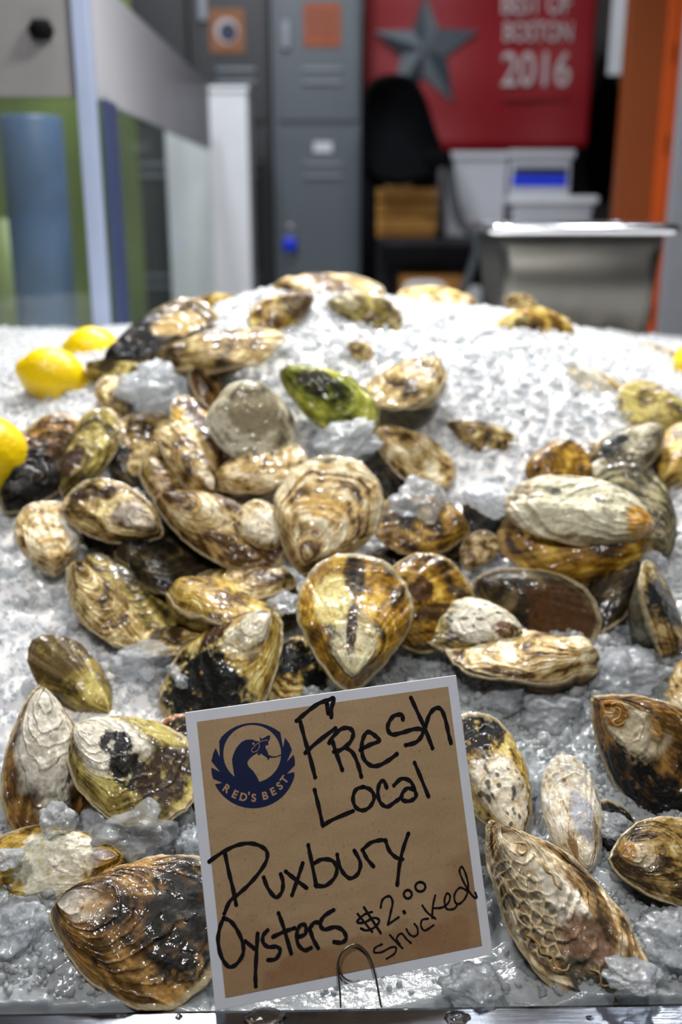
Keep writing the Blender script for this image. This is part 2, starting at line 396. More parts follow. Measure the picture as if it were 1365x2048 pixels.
def build_grains():
    R = np.random.RandomState(11); N = 46000
    # density follows area, more grains close to the viewer
    y = .395 + (1.5-.395)*R.rand(N*2)**1.15; x = (R.rand(N*2)*2-1)*(.36*y+.16)
    ok = y > (pl.y + slope*(x-pl.x) + .006)
    ok &= (R.rand(len(x)) > .45*(y < .6))
    ok &= (sign_zone(x, y) < .4) | (R.rand(len(x)) < .10)
    x = x[ok][:N]; y = y[ok][:N]; N = len(x)
    z = surf0(x, y)+lumps(x, y)
    near = 1-sm(.55, .9, y)
    s = (.0016+.0018*R.rand(N)**1.5)*(1-.35*near)
    big = R.rand(N) < .05; s = np.where(big & (y < .8), s*2.3, s); s = np.where(y > .8, s*1.15, s)
    B, F = ico(1); nv = len(B)
    q = R.normal(size=(N, 3, 3)); Qm, _ = np.linalg.qr(q)
    sc = .6+.8*R.rand(N, 3)
    jit = 1+.28*(R.rand(N, nv)-.5)
    P = B[None]*jit[..., None]*sc[:, None, :]*s[:, None, None]
    P = np.einsum('nij,nkj->nki', Qm, P)
    P = P + np.stack([x, y, z+s*.35], -1)[:, None, :]
    V = P.reshape(-1, 3); FF = (F[None]+(np.arange(N)*nv)[:, None, None]).reshape(-1, 3)
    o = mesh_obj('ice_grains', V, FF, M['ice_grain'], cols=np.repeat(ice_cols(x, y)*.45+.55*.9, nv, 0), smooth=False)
    tag(o, 'loose wet glittering ice grains covering the surface of the ice bed', 'ice', kind='stuff')
build_ice(); build_grains()

def depth_at(px, py):
    r = ray(px, py); lo = .40
    ds = np.linspace(.4, 1.7, 900); X = CAM.x+r.x*ds; Yy = CAM.y+r.y*ds; Z = CAM.z+r.z*ds
    h = surf0(X, Yy)-Z; k = np.argmax(h > 0)
    if h[k] <= 0: return 1.12
    return float(ds[k])

# ------------------------------------------------------------------ oysters
PAL = dict(
 cream=[(244, 232, 196), (196, 166, 106), (84, 58, 26)], white=[(244, 242, 232), (222, 212, 186), (150, 118, 76)],
 tan=[(226, 206, 150), (150, 122, 66), (60, 44, 22)], amber=[(216, 176, 72), (148, 108, 28), (62, 42, 14)],
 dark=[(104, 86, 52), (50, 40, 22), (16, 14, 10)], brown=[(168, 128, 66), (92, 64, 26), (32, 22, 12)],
 olive=[(196, 182, 104), (138, 118, 54), (60, 52, 26)], green=[(206, 206, 92), (132, 140, 44), (48, 54, 22)],
 grey=[(214, 208, 184), (156, 148, 120), (84, 76, 56)], yellow=[(232, 214, 140), (190, 156, 70), (96, 68, 26)],
 rough=[(246, 230, 196), (176, 142, 92), (78, 62, 44)], slate=[(120, 120, 104), (76, 74, 58), (30, 30, 28)],
 grayol=[(176, 168, 128), (120, 110, 76), (58, 54, 40)])
BLACK = (14, 16, 20); BLUEBLK = (18, 26, 36); WHITE = (250, 245, 226)
def valve(L, W, Hh, seed, side, res, pal, bend=0., q=.5, ribs=0., lam=9, wave=.03, umbo=None, ug=.3, patches=(), spots=0., rough=1., scale=1., rim=None, rings=0., beak=1., comb=None):
    N, Mr = res
    S = seed*13.7
    def outline(ph):
        t = (1-np.cos(ph))/2
        w = np.sin(ph)*np.abs(np.sin(ph/2))**q
        return t, w
    tt, ww = outline(np.linspace(0, np.pi, 200)); nrm = ww.max()
    ph = np.linspace(0, 2*np.pi, N, endpoint=False); g = np.linspace(0, 1, Mr)**.9
    G, PH = np.meshgrid(g, ph, indexing='ij')
    t, w = outline(PH)
    cph, sph = np.cos(PH), np.sin(PH)
    wob = 1+.055*pn(st(cph*1.6, sph*1.6, S))+.022*pn(st(cph*6, sph*6, S+5))+.010*pn(st(cph*18, sph*18, S+2))
    x = .5*L + (L*t-.5*L)*wob; y = W/2*w/nrm*wob
    U = (.075*L, 0)
    X = ((1-G)*U[0]+G*x)*scale + (1-scale)*.5*L; Yv = ((1-G)*U[1]+G*y)*scale
    Yv = Yv + bend*L*(X/L)**2 - bend*L*.35
    T = X/L
    prof = .50+.50*np.exp(-((T-.38)/.32)**2)
    Z = Hh*np.clip(1-G**2.1, 0, 1)**.8*prof
    nl = pn(st(X/L*3, Yv/L*3, S+1.)); nm = fbm(st(X/L*9, Yv/L*9, S+4.), 3)
    phase = G*lam*(1+.25*nl) + .35*nm
    saw = phase-np.floor(phase); edge = sm(.55, .97, saw)*(1-sm(.97, 1., saw))
    amp = .0065*L*rough*(.35+.9*sm(-.3, .4, pn(st(cph*2, sph*2, np.floor(phase)*.7+S))))
    fade = sm(.02, .2, G)
    Z = Z + amp*edge*fade + .030*L*rough*fbm(st(X/L*3.2, Yv/L*3.2, S+8), 3)*sm(0, .25, G)*(1-.4*G) + .0026*L*rough*fbm(st(X/L*20, Yv/L*20, S+2), 3)
    Z = Z + beak*.045*L*np.exp(-((T-.13)/.09)**2-(Yv/(.13*W+1e-9)-bend*0)**2*.6)*sm(1., .6, G)
    if umbo is not None: Z = Z + .016*L*rough*sm(ug+.03, ug-.05, G+.10*nm)*fade
    rib = np.cos(np.arctan2(Yv, X-U[0]+1e-6)*26+2.5*nl)
    Z = Z + ribs*L*rib*G*sm(.1, .5, G)
    wv = wave*L*(pn(st(cph*1.9, sph*1.9, S+30))+.35*pn(st(cph*7, sph*7, S+31)))*G**3
    cm = None
    if comb:
        ct_, cs_, crt, crs = comb; cd_ = ((T-ct_)/crt)**2+((Yv/W-cs_)/crs)**2
        q1, q2, q3 = cell(X/.0062+.5*nm, Yv/.0062, 5); cm = sm(1.1, .8, cd_)*sm(.30, .06, q2-q1); Z = Z + .0010*cm - .0006*sm(1.1, .8, cd_)*(1-cm); cin = sm(1.1, .8, cd_)*(1-cm)*sm(.3, .6, q2-q1)
    Zf = side*Z + wv + side*.0004
    # closing rings just inside the lip
    def ring(k, dz):
        xm = .5*L + (X[-1]-.5*L)*k; ym = Yv[-1]*k; return xm, ym, Zf[-1]*1 - side*dz
    X2 = [X]; Y2 = [Yv]; Z2 = [Zf]
    for k, dz in ((.992, .0011), (.90, .0008), (.6, .0006)):
        a, b, c = ring(k, dz); X2.append(a[None]); Y2.append(b[None]); Z2.append((c*(1 if k > .95 else k))[None])
    XX = np.concatenate(X2); YY = np.concatenate(Y2); ZZ = np.concatenate(Z2)
    R = XX.shape[0]
    V = np.stack([XX, YY, ZZ], -1).reshape(-1, 3)
    i = np.arange(R*N).reshape(R, N); j = np.roll(i, -1, 1)
    F = np.stack([i[:-1], j[:-1], j[1:], i[1:]], -1).reshape(-1, 4)
    if side > 0: F = F[:, ::-1]
    F = np.ascontiguousarray(F[:, ::-1])
    # colour of the shell itself
    c0, c1, c2 = [lin(c) for c in PAL[pal]]
    v = .50 + .42*pn(st(G*5.2+1.2*nl, S+.3, S)) + .55*fbm(st(X/L*5, Yv/L*5, S+3), 4) + .20*pn(st(cph*9, sph*9, G*1.5+S))*sm(.1, .5, G) + .3*nm*.6 + .22*pn(st(G*24+3*nl, S+.7, S))
    if rings: v = v + rings*.5*np.sin(2*np.pi*(G*7+1.2*nl+.35*nm))*(.4+.9*sm(-.5, .6, pn(st(cph*1.5, sph*1.5, G*4+S))))
    v = (v-.5)*1.3+.43
    v = v[..., None]
    col = np.where(v < .45, c2+(c1-c2)*sm(.05, .45, v), c1+(c0-c1)*sm(.45, .92, v))
    if umbo is not None:
        um = sm(ug+.12, ug-.08, G + .16*fbm(st(X/L*6, Yv/L*6, S+6), 3))[..., None]*.9
        sh = (.86+.28*fbm(st(X/L*14, Yv/L*14, S), 3))[..., None]
        stn = sm(.18, .5, fbm(st(X/L*11, Yv/L*11, S+12), 4))[..., None]*.55
        uc = lin(umbo)*sh; uc = uc*(1-stn)+c1*stn
        col = col*(1-um)+uc*um
    dl = (sm(.86, .97, saw)*(.5+.5*sm(-.2, .3, nm)))[..., None]*.55*min(1, rough+.2)
    col = col*(1-dl)+c2*dl
    for (pt_, ps_, rt_, rs_, pc, st_) in patches:
        d = ((T-pt_)/rt_)**2+((Yv/W-ps_)/rs_)**2
        m = sm(1.15, .85, np.sqrt(d)+.55*(1-st_)*fbm(st(X/L*10, Yv/L*10, S+20), 4)+.12*fbm(st(X/L*30, Yv/L*30, S+21), 2))[..., None]
        hole = sm(st_*1.4-1.05, st_*1.4-.75, -fbm(st(X/L*16, Yv/L*16, S+23), 4))[..., None] if st_ < .9 else 1.
        m = m*(1-(1-st_)*(1-hole)) if st_ < .9 else m
        col = col*(1-m)+lin(pc)*m
    if cm is not None:
        col = col*(1-.75*cin[..., None])+lin((150, 146, 132))*.75*cin[..., None]; col = col*(1-.8*cm[..., None])+lin((238, 226, 190))*.8*cm[..., None]
    if spots > 0:
        f1, f2, cid = cell(X/L*13+S+.8*nm, Yv/L*19+.8*nl, int(seed) % 50)
        m = (sm(.40, .16, f1+.35*nm)*(cid < spots))[..., None]*.85
        col = col*(1-m)+lin((44, 28, 18))*m
    rc = lin(rim if rim else (214, 196, 156))
    m = (sm(.955, .99, G)*(.55+.4*nm))[..., None]; m = np.clip(m, 0, 1)
    col = col*(1-m)+rc*m
    cc = np.concatenate([col] + [np.broadcast_to(rc*k, (1, N, 3)) for k in (.8, .3, .12)])
    return V, F, np.clip(cc.reshape(-1, 3), 0.002, .95)

OYS = []   # filled as it goes, for the checks
def oyster(hx, hy, tx, ty, w, label, pal='tan', lift=.02, roll=25, k=.5, dz=0., group=None, pal2=None, cup=0, ht=1., **kw):
    mx, my = (hx+tx)/2, (hy+ty)/2
    dm = depth_at(mx, my); dh = dm + k*(depth_at(hx, hy)-dm) - lift - dz/2; dt = dm + k*(depth_at(tx, ty)-dm) - lift + dz/2
    lim = .028
    dh = min(max(dh, dm-lift-lim-abs(dz)), dm-lift+lim+abs(dz)); dt = min(max(dt, dm-lift-lim-abs(dz)), dm-lift+lim+abs(dz))
    Hp = at_d(hx, hy, dh); Tp = at_d(tx, ty, dt)
    L = (Tp-Hp).length; ax = (Tp-Hp)/L
    C = (Hp+Tp)/2; vd = (CAM-C).normalized()
    n0 = (vd-ax*vd.dot(ax)).normalized(); s = ax.cross(n0)
    if s.z < -.05 or (abs(s.z) <= .05 and s.x < 0): s = -s
    rr = math.radians(roll); nn = n0*math.cos(rr)+s*math.sin(rr); yv = nn.cross(ax)
    pxm = (dh+dt)/2/FPX
    Wd = w*pxm/max(.45, math.cos(rr)); Wd = min(max(Wd, .48*L), .98*L) if not kw.pop('freew', 0) else Wd
    seed = len(OYS)+3.1
    mw = Matrix.Identity(4)
    for i, a in enumerate((ax, yv, nn)):
        for j in range(3): mw[j][i] = a[j]
    mw.translation = Hp
    rt = empty('oyster', None, label, 'oyster', group, mw)
    lp = math.hypot(tx-hx, ty-hy)
    res = (300, 150) if lp > 190 and my > 1150 else ((220, 110) if my > 850 else (130, 64))
    hu, hl = (.165, .23) if not cup else (.23, .15)
    com = dict(bend=kw.pop('bend', .05*math.sin(seed*2.3)), q=kw.pop('q', .5), wave=kw.pop('wave', .03))
    rim = kw.pop('rim', None)
    lk = kw.pop('low', {}); worms = kw.pop('worms', 0)
    V, F, c = valve(L, Wd, hu*L*ht, seed, 1, res, pal, rim=rim, **com, **kw)
    us = mesh_obj('upper_shell', V, F, M['shell'], rt, c)
    if worms:
        PW = {1: [[(.10,-.04),(.13,.0),(.12,.05),(.15,.06),(.17,.0),(.16,-.06),(.19,-.07),(.21,.0),(.19,.06)], [(.09,.05),(.11,.10),(.14,.12),(.17,.10)]],
              2: [[(.16,.0),(.18,.05),(.21,.05),(.22,-.02),(.19,-.04),(.17,.0)], [(.50,-.40),(.55,-.36),(.60,-.38),(.64,-.33),(.69,-.36),(.72,-.30),(.71,-.24)], [(.30,.10),(.34,.07),(.37,.10),(.41,.07),(.44,.09)], [(.78,-.12),(.82,-.08),(.86,-.12),(.88,-.08)]]}[worms]
        for pw in PW:
            pts = []
            for (a_, b_) in catmull([(a_, b_, 0) for a_, b_ in pw], 5) and [(q_.x, q_.y) for q_ in catmull([(a_, b_, 0) for a_, b_ in pw], 5)]:
                x_, y_ = a_*L, b_*Wd; i_ = np.argmin((V[:, 0]-x_)**2+(V[:, 1]-y_)**2 + (V[:, 2] < 0)*1e-6); pts.append((x_, y_, V[i_, 2]+.0004))
            mw_ = MB().tube(pts, .0006, 8); mesh_obj('worm_tube', mw_.v, mw_.f, M['worm'], us)['label'] = 'thin curled tan worm tube'
    V, F, c = valve(L, Wd, hl*L*ht, seed, -1, (res[0]//2, res[1]//2), pal2 or pal, scale=1.035, rim=rim, ribs=.004, **com, **lk)
    mesh_obj('lower_shell', V, F, M['shell'], rt, c)
    OYS.append(rt); return rt
O = oyster
G1 = 'oysters lying on the ice around the sign'; G2 = 'oysters heaped on the front of the mound'; G3 = 'oysters on the top of the mound'; G4 = 'oysters at the right of the mound'

# --- around the sign
O(104, 1822, 452, 1868, 285, 'large dark brown oyster with a white hinge knob, under the left edge of the sign', 'brown', .022, 22, group=G1, q=.75, umbo=(226, 220, 205), ug=.18, lam=11, ribs=.004, patches=[(.80, .1, .26, .5, (24, 20, 14), .5)], dz=-.0)
O(262, 1722, -62, 1748, 160, 'pale yellowish oyster with a lilac white tip, above the large dark brown oyster', 'yellow', .016, 15, group=G1, umbo=(214, 206, 212), ug=.16, ribs=.006, lam=7, patches=[(.45, 0, .25, .4, (232, 228, 205), .4)])
O(76, 1376, 108, 1702, 168, 'upright teardrop oyster with white layered plates stained brown, left of the sign', 'brown', .030, 8, group=G1, umbo=WHITE, ug=.66, lam=7, rough=1.3, q=.62)
O(222, 1446, 82, 1276, 112, 'smooth dark olive oyster standing on edge behind the white teardrop oyster', 'olive', .016, 10, group=G1, rough=.35, lam=5, rim=(120, 100, 60), patches=[(.8, .0, .3, .7, (84, 66, 26), .5)])
O(142, 1466, 382, 1600, 200, 'white oyster with black ink-like blots, between the teardrop oyster and the sign', 'olive', .036, 26, group=G1, umbo=WHITE, ug=.52, lam=9, q=.35, patches=[(.38, .02, .12, .13, (22, 20, 20), .35), (.55, -.12, .13, .16, (30, 26, 20), .35), (.78, .05, .16, .35, (52, 38, 24), .45)])
O(408, 1640, 352, 1432, 110, 'dark oyster with a ragged orange rim, half hidden behind the left edge of the sign', 'dark', .014, 20, group=G1, rim=(190, 120, 50), rough=1.5)
O(560, 1234, 346, 1452, 190, 'big cream oyster with a blackened end, behind the upper left corner of the sign', 'yellow', .030, 25, group=G1, umbo=(236, 230, 205), ug=.34, ribs=.005, lam=8, patches=[(.72, .05, .26, .5, (22, 22, 20), .30), (.35, -.3, .2, .09, (70, 48, 26), .3)])
O(590, 1272, 600, 1450, 150, 'yellow green oyster with dark blotches, directly behind the top edge of the sign', 'yellow', .010, 15, group=G1, rings=.6, patches=[(.3, -.1, .2, .3, BLACK, .3), (.6, .2, .2, .2, BLACK, .3)])
O(1036, 1684, 930, 1428, 150, 'white oyster with small brown spots and a black end, right behind the sign', 'yellow', .030, 18, group=G1, umbo=WHITE, ug=.60, spots=.5, patches=[(.88, .05, .19, .6, (24, 24, 26), .40)])
O(984, 1652, 1262, 2010, 205, 'large rough oyster crusted with cell-like marks, right of the lower right corner of the sign', 'rough', .024, 12, group=G1, comb=(.42, -.27, .27, .21), worms=2, rough=2.3, lam=12, ribs=.008, wave=.05, umbo=(232, 218, 188), ug=.45, patches=[(.50, .05, .16, .16, (240, 232, 214), .4), (.70, -.02, .14, .2, (146, 116, 92), .35), (.84, -.2, .14, .2, (84, 82, 70), .35)])
O(1178, 1752, 1118, 1510, 104, 'slender chalk white oyster pointing down, right of the sign', 'white', .030, 12, group=G1, rough=1.2, q=.2, lam=5, patches=[(.45, -.1, .22, .2, (176, 178, 184), .5)], rim=(220, 214, 196))
O(1250, 1752, 1214, 1600, 86, 'blackish oyster lying in the gap right of the chalk white oyster', 'slate', .012, 15, group=G1, patches=[(.5, 0, .5, .6, (20, 22, 24), .5)])
O(1190, 1402, 1462, 1636, 214, 'thick brown and black oyster with a cream crest, at the right frame edge', 'brown', .034, 6, group=G1, q=.45, worms=1, umbo=(236, 224, 190), ug=.36, lam=7, rough=1.5, patches=[(.55, -.38, .42, .26, (20, 20, 24), .5), (.13, .02, .10, .12, (150, 104, 34), .5)])
O(1222, 1722, 1452, 1722, 172, 'tan oyster with brown rings and a pale knob, below the thick crested oyster', 'tan', .032, 18, group=G1, umbo=(226, 206, 170), ug=.22, lam=10, ribs=.004, patches=[(.12, .05, .07, .12, (158, 118, 62), .5)])
O(1420, 1300, 1352, 1456, 110, 'cream and orange oyster cut off by the right frame edge above the thick crested oyster', 'cream', .020, 15, group=G1, patches=[(.3, 0, .2, .3, (190, 120, 40), .4)])

# --- lower heap
O(702, 1378, 716, 1116, 226, 'broad yellow oyster with a black bar and a white ridge, just above the sign', 'amber', .060, 8, group=G2, umbo=(230, 222, 180), ug=.38, q=.62, lam=6, rough=1.0, patches=[(.84, .03, .20, .10, (20, 24, 30), .82), (.40, .05, .26, .045, (52, 34, 18), .55), (.60, .22, .22, .16, (214, 200, 130), .5)], rim=(205, 190, 150), pal2='tan')
O(742, 1224, 946, 1188, 190, 'fan shaped amber oyster with faint ribs, right of the broad yellow oyster', 'amber', .044, 14, group=G2, ribs=.006, q=.3, rough=.8, lam=5, rim=(200, 176, 120), patches=[(.5, .1, .14, .12, (74, 48, 24), .4), (.62, -.16, .2, .1, (80, 56, 26), .35)])
O(1046, 1272, 836, 1226, 118, 'glossy white oyster with an olive lower shell, right of the fan shaped amber oyster', 'olive', .034, 30, group=G2, umbo=WHITE, ug=.70, spots=.35, rough=.6, pal2='olive', patches=[(.2, .1, .09, .12, (110, 72, 34), .4)])
O(1200, 1326, 900, 1306, 92, 'long lace-patterned oyster lying lowest at the foot of the heap, right above the sign', 'cream', .026, 58, group=G2, rough=1.6, lam=9, ht=.9, pal2='brown')
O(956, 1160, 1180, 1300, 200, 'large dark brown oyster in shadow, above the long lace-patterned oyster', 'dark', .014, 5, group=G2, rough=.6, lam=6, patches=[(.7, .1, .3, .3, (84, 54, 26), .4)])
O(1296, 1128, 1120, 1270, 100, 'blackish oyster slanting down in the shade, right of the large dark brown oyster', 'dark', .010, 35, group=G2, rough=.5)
O(614, 1150, 684, 920, 214, 'round oyster with fine concentric tan and brown rings, in the middle of the heap', 'cream', .058, 8, group=G2, q=.62, lam=12, ribs=.003, rings=.34, patches=[(.52, .0, .10, .2, (196, 158, 84), .35)])
O(936, 1062, 752, 1036, 118, 'amber oyster with clear ice lying on it, right of the ringed oyster', 'amber', .034, 38, group=G2, q=.3, rough=.7, rim=(206, 180, 130), patches=[(.70, -.06, .15, .28, BLUEBLK, .75)], pal2='brown')
O(928, 1138, 984, 1066, 66, 'small cream oyster end poking out below the ice-topped amber oyster', 'cream', .030, 15, group=G2, rough=1.4)
O(1302, 1074, 1024, 978, 136, 'lumpy cream white oyster with a hooked tip, on top of the right of the heap', 'white', .062, 24, group=G2, umbo=(250, 246, 214), ug=.9, rough=1.8, lam=6, q=.25, bend=.14, patches=[(.12, -.05, .10, .2, (222, 170, 80), .4), (.72, -.1, .05, .06, (110, 108, 100), .8), (.42, -.12, .04, .05, (100, 100, 96), .8)], pal2='amber')
O(1300, 1112, 1000, 1062, 160, 'wide amber oyster with a square blue black mark, under the lumpy cream white oyster', 'amber', .036, 28, group=G2, q=.25, rough=.6, lam=5, rim=(200, 165, 105), patches=[(.77, -.22, .09, .17, BLUEBLK, .92)], pal2='brown')
O(1340, 1112, 1206, 942, 150, 'grey olive oyster with even growth stripes, behind the lumpy cream white oyster', 'grayol', .030, 14, group=G2, rings=.7, q=.4, lam=13, rough=.9, rim=(110, 104, 84))
O(1322, 1312, 1314, 1132, 84, 'closed oyster standing upright with its seam facing out, at the right above the crested oyster', 'tan', .030, 72, group=G2, ht=1.25, patches=[(.5, .2, .25, .3, (36, 38, 42), .45)], pal2='slate')

O(310, 1004, 566, 1112, 106, 'long cream oyster with brown mottling, left of the ringed oyster', 'cream', .044, 26, group=G2, rough=1.5, lam=9, bend=-.08)
O(552, 1098, 494, 1008, 84, 'small pale round oyster with dark pinholes, wedged against the ringed oyster', 'cream', .052, 20, group=G2, umbo=(226, 216, 190), ug=.8, spots=.12, rough=.6)
O(594, 1166, 392, 1166, 70, 'thin brown and cream oyster lying flat, under the long cream mottled oyster', 'tan', .034, 62, group=G2, rough=1.5, pal2='dark', ht=.7)
O(336, 1190, 566, 1226, 84, 'closed greenish yellow oyster seen from its side, above the big cream and yellow oyster', 'yellow', .040, 66, group=G2, rough=.7, pal2='olive', ht=1.05)
O(436, 1276, 272, 1282, 56, 'thin shelled brown lipped oyster resting on the ice below the greenish yellow oyster', 'tan', .020, 62, group=G2, pal2='dark', ht=.7)
O(142, 1134, 270, 1294, 88, 'tan ridged oyster hanging over the ice at the lower left of the heap', 'tan', .030, 28, group=G2, rough=1.5)
O(160, 1128, 356, 1258, 100, 'dark olive oyster behind the tan ridged oyster at the lower left of the heap', 'olive', .016, 45, group=G2, rough=.8, pal2='dark')
O(232, 1104, 452, 1160, 110, 'dark oyster with a ragged grey lip, below the long cream mottled oyster', 'dark', .020, 50, group=G2, rough=1.4, rim=(130, 116, 80))
O(318, 1072, 140, 984, 124, 'tan oyster with a thick white streak, at the left of the heap', 'tan', .044, 20, group=G2, umbo=(226, 214, 196), ug=.40, rough=1.7, lam=7)
O(112, 1146, 88, 1004, 128, 'off white oyster with fine brown radial lines, at the far left of the heap', 'cream', .030, 14, group=G2, ribs=.006, rough=1.2, patches=[(.6, -.35, .3, .16, (236, 236, 234), .6)])
O(10, 1024, 152, 836, 132, 'rough dark brown oyster with orange flecks, beside the lemon at the left frame edge', 'brown', .034, 18, group=G2, rough=2.4, lam=12, patches=[(.3, 0, .3, .5, (26, 24, 22), .3)])
O(128, 992, 220, 822, 92, 'olive brown folded oyster leaning against the rough dark brown oyster', 'olive', .036, 22, group=G2, rough=1.6, patches=[(.3, .1, .2, .2, (60, 36, 16), .3)])
O(272, 968, 306, 824, 150, 'greyish brown oyster half covered with ice, in the upper left of the heap', 'tan', .012, 15, group=G2, ribs=.008, rough=1.5)
O(420, 1004, 350, 846, 92, 'tan oyster with a white pointed hinge, below the brown oyster standing on edge', 'tan', .040, 24, group=G2, umbo=(232, 220, 196), ug=.25, rough=1.1)
O(436, 946, 366, 794, 86, 'brown oyster standing on edge, left of the glossy grey round oyster', 'amber', .026, 35, group=G2, rough=.9, patches=[(.5, 0, .5, .2, (70, 44, 20), .3)])
O(282, 928, 408, 1030, 76, 'slim dark sided oyster with a pale tip, above the long cream mottled oyster', 'tan', .030, 44, group=G2, pal2='dark', umbo=(220, 208, 180), ug=.2)
O(500, 762, 510, 926, 182, 'round glossy grey and cream oyster catching the lamp light, upper middle of the heap', 'grey', .044, 12, group=G2, rings=.4, q=.3, lam=9, rough=.8, rim=(224, 216, 190), patches=[(.45, 0, .25, .25, (158, 146, 116), .3)])
O(428, 976, 606, 902, 92, 'oyster with a smooth cream lip, directly under the glossy grey round oyster', 'cream', .030, 45, group=G2, pal2='brown', rough=.9)
O(562, 742, 752, 850, 112, 'lime green oyster with dark blotches, beside the glossy grey round oyster', 'green', .036, 20, group=G2, rough=1.2, patches=[(.36, .02, .16, .22, (50, 46, 26), .35)], rim=(170, 160, 110))
O(892, 738, 742, 802, 92, 'closed tan oyster with a dark seam, above and right of the lime green oyster', 'tan', .030, 60, group=G2, ht=1.2, rough=1.3)
O(748, 866, 908, 962, 92, 'cream oyster sloping under the ice, right of the lime green oyster', 'cream', .012, 42, group=G2, pal2='dark')

# --- right of the mound
O(900, 846, 1056, 934, 60, 'orange tan oyster nearly buried in the white ice, right of the cream sloping oyster', 'tan', -.005, 20, group=G4, rough=1.6)
O(1052, 944, 1180, 928, 110, 'rounded amber olive oyster with a thin dark edge, above the lumpy cream white oyster', 'amber', .026, 24, group=G4, rough=.6, rim=(120, 96, 60))
O(1208, 892, 1128, 938, 62, 'small brown oyster between the amber olive and the silvery dark oyster', 'tan', .016, 30, group=G4)
O(1328, 862, 1184, 944, 96, 'silvery oyster with black streaks, above the grey olive striped oyster', 'grey', .028, 30, group=G4, patches=[(.65, -.2, .22, .2, BLACK, .4)])
O(1334, 984, 1372, 846, 92, 'yellow tan oyster cut off by the right frame edge', 'yellow', .018, 24, group=G4)
O(1392, 856, 1236, 788, 92, 'olive oyster with a dark ring line, near the right frame edge below the ice crest', 'olive', .020, 38, group=G4, lam=5)
O(1138, 736, 1276, 866, 96, 'cream oyster deeply sunk in the ice, left of the olive oyster with the ring line', 'cream', -.006, 15, group=G4, umbo=WHITE, ug=.6)
O(1272, 698, 1362, 734, 44, 'narrow tan oyster beside the lemon at the right frame edge', 'tan', .006, 40, group=G4)

# --- crest
O(984, 664, 1146, 656, 64, 'yellow oyster with a black mark, at the right end of the crest', 'yellow', .012, 30, group=G3, patches=[(.3, -.05, .15, .2, BLACK, .7)])
O(1012, 594, 1070, 628, 48, 'small ribbed tan oyster standing above the yellow oyster with the black mark', 'tan', .004, 20, group=G3, ribs=.01)
O(956, 614, 796, 598, 60, 'flat oyster with a yellow rim on the crest right of centre', 'yellow', .010, 58, group=G3, pal2='brown', ht=.7)
O(544, 580, 768, 588, 60, 'long flat tan oyster lying topmost on the crest', 'cream', .012, 52, group=G3, ht=.7)
O(628, 596, 500, 652, 72, 'yellow oyster with a purple brown end, just below the topmost flat oyster', 'yellow', .022, 24, group=G3, patches=[(.25, 0, .28, .6, (78, 58, 42), .6)])
O(656, 606, 804, 644, 76, 'olive oyster with curling growth rings, below the right end of the topmost flat oyster', 'olive', .020, 24, group=G3, umbo=(226, 216, 180), ug=.3, lam=8, rings=.4)
O(206, 742, 424, 622, 112, 'big black and brown oyster at the left shoulder of the mound', 'dark', .040, 34, group=G3, rough=1.2, patches=[(.35, .1, .3, .4, BLACK, .5), (.7, 0, .2, .2, (190, 160, 100), .35)], rim=(180, 150, 100), pal2='brown')
O(468, 594, 374, 634, 50, 'small yellow oyster touching the upper end of the black and brown oyster', 'yellow', .018, 30, group=G3)
O(326, 728, 564, 676, 74, 'long brown oyster jutting out below the black and brown oyster', 'tan', .044, 55, group=G3, rough=.9, pal2='amber', ht=.8)
O(174, 742, 300, 752, 60, 'pale edged oyster under the left end of the black and brown oyster', 'olive', .020, 40, group=G3, pal2='brown')
O(256, 842, 210, 756, 66, 'tan ribbed oyster on the ice below the pale edged oyster', 'tan', .016, 20, group=G3, ribs=.008)
O(384, 730, 456, 836, 54, 'narrow brown oyster pointing down from the long brown jutting oyster', 'brown', .022, 45, group=G3, rough=.9)
O(698, 686, 744, 716, 36, 'tiny tan shell tip showing through the ice above the closed tan oyster', 'tan', .006, 20, group=G3)

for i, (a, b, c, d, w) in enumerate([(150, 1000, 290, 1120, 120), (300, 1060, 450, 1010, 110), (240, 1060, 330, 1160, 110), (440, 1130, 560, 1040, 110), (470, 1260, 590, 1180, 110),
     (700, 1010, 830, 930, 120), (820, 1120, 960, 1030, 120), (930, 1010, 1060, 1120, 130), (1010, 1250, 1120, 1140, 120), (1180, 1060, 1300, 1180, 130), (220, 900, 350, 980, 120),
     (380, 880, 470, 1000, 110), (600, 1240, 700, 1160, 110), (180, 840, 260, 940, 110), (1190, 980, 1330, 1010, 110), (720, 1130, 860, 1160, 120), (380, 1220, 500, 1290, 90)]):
    O(a, b, c, d, w, 'dark oyster deep in the gaps of the heap, mostly hidden', 'dark', .006, 10+(i*37) % 30, group='dark oysters deep in the heap', rough=.8, rim=(110, 92, 60))

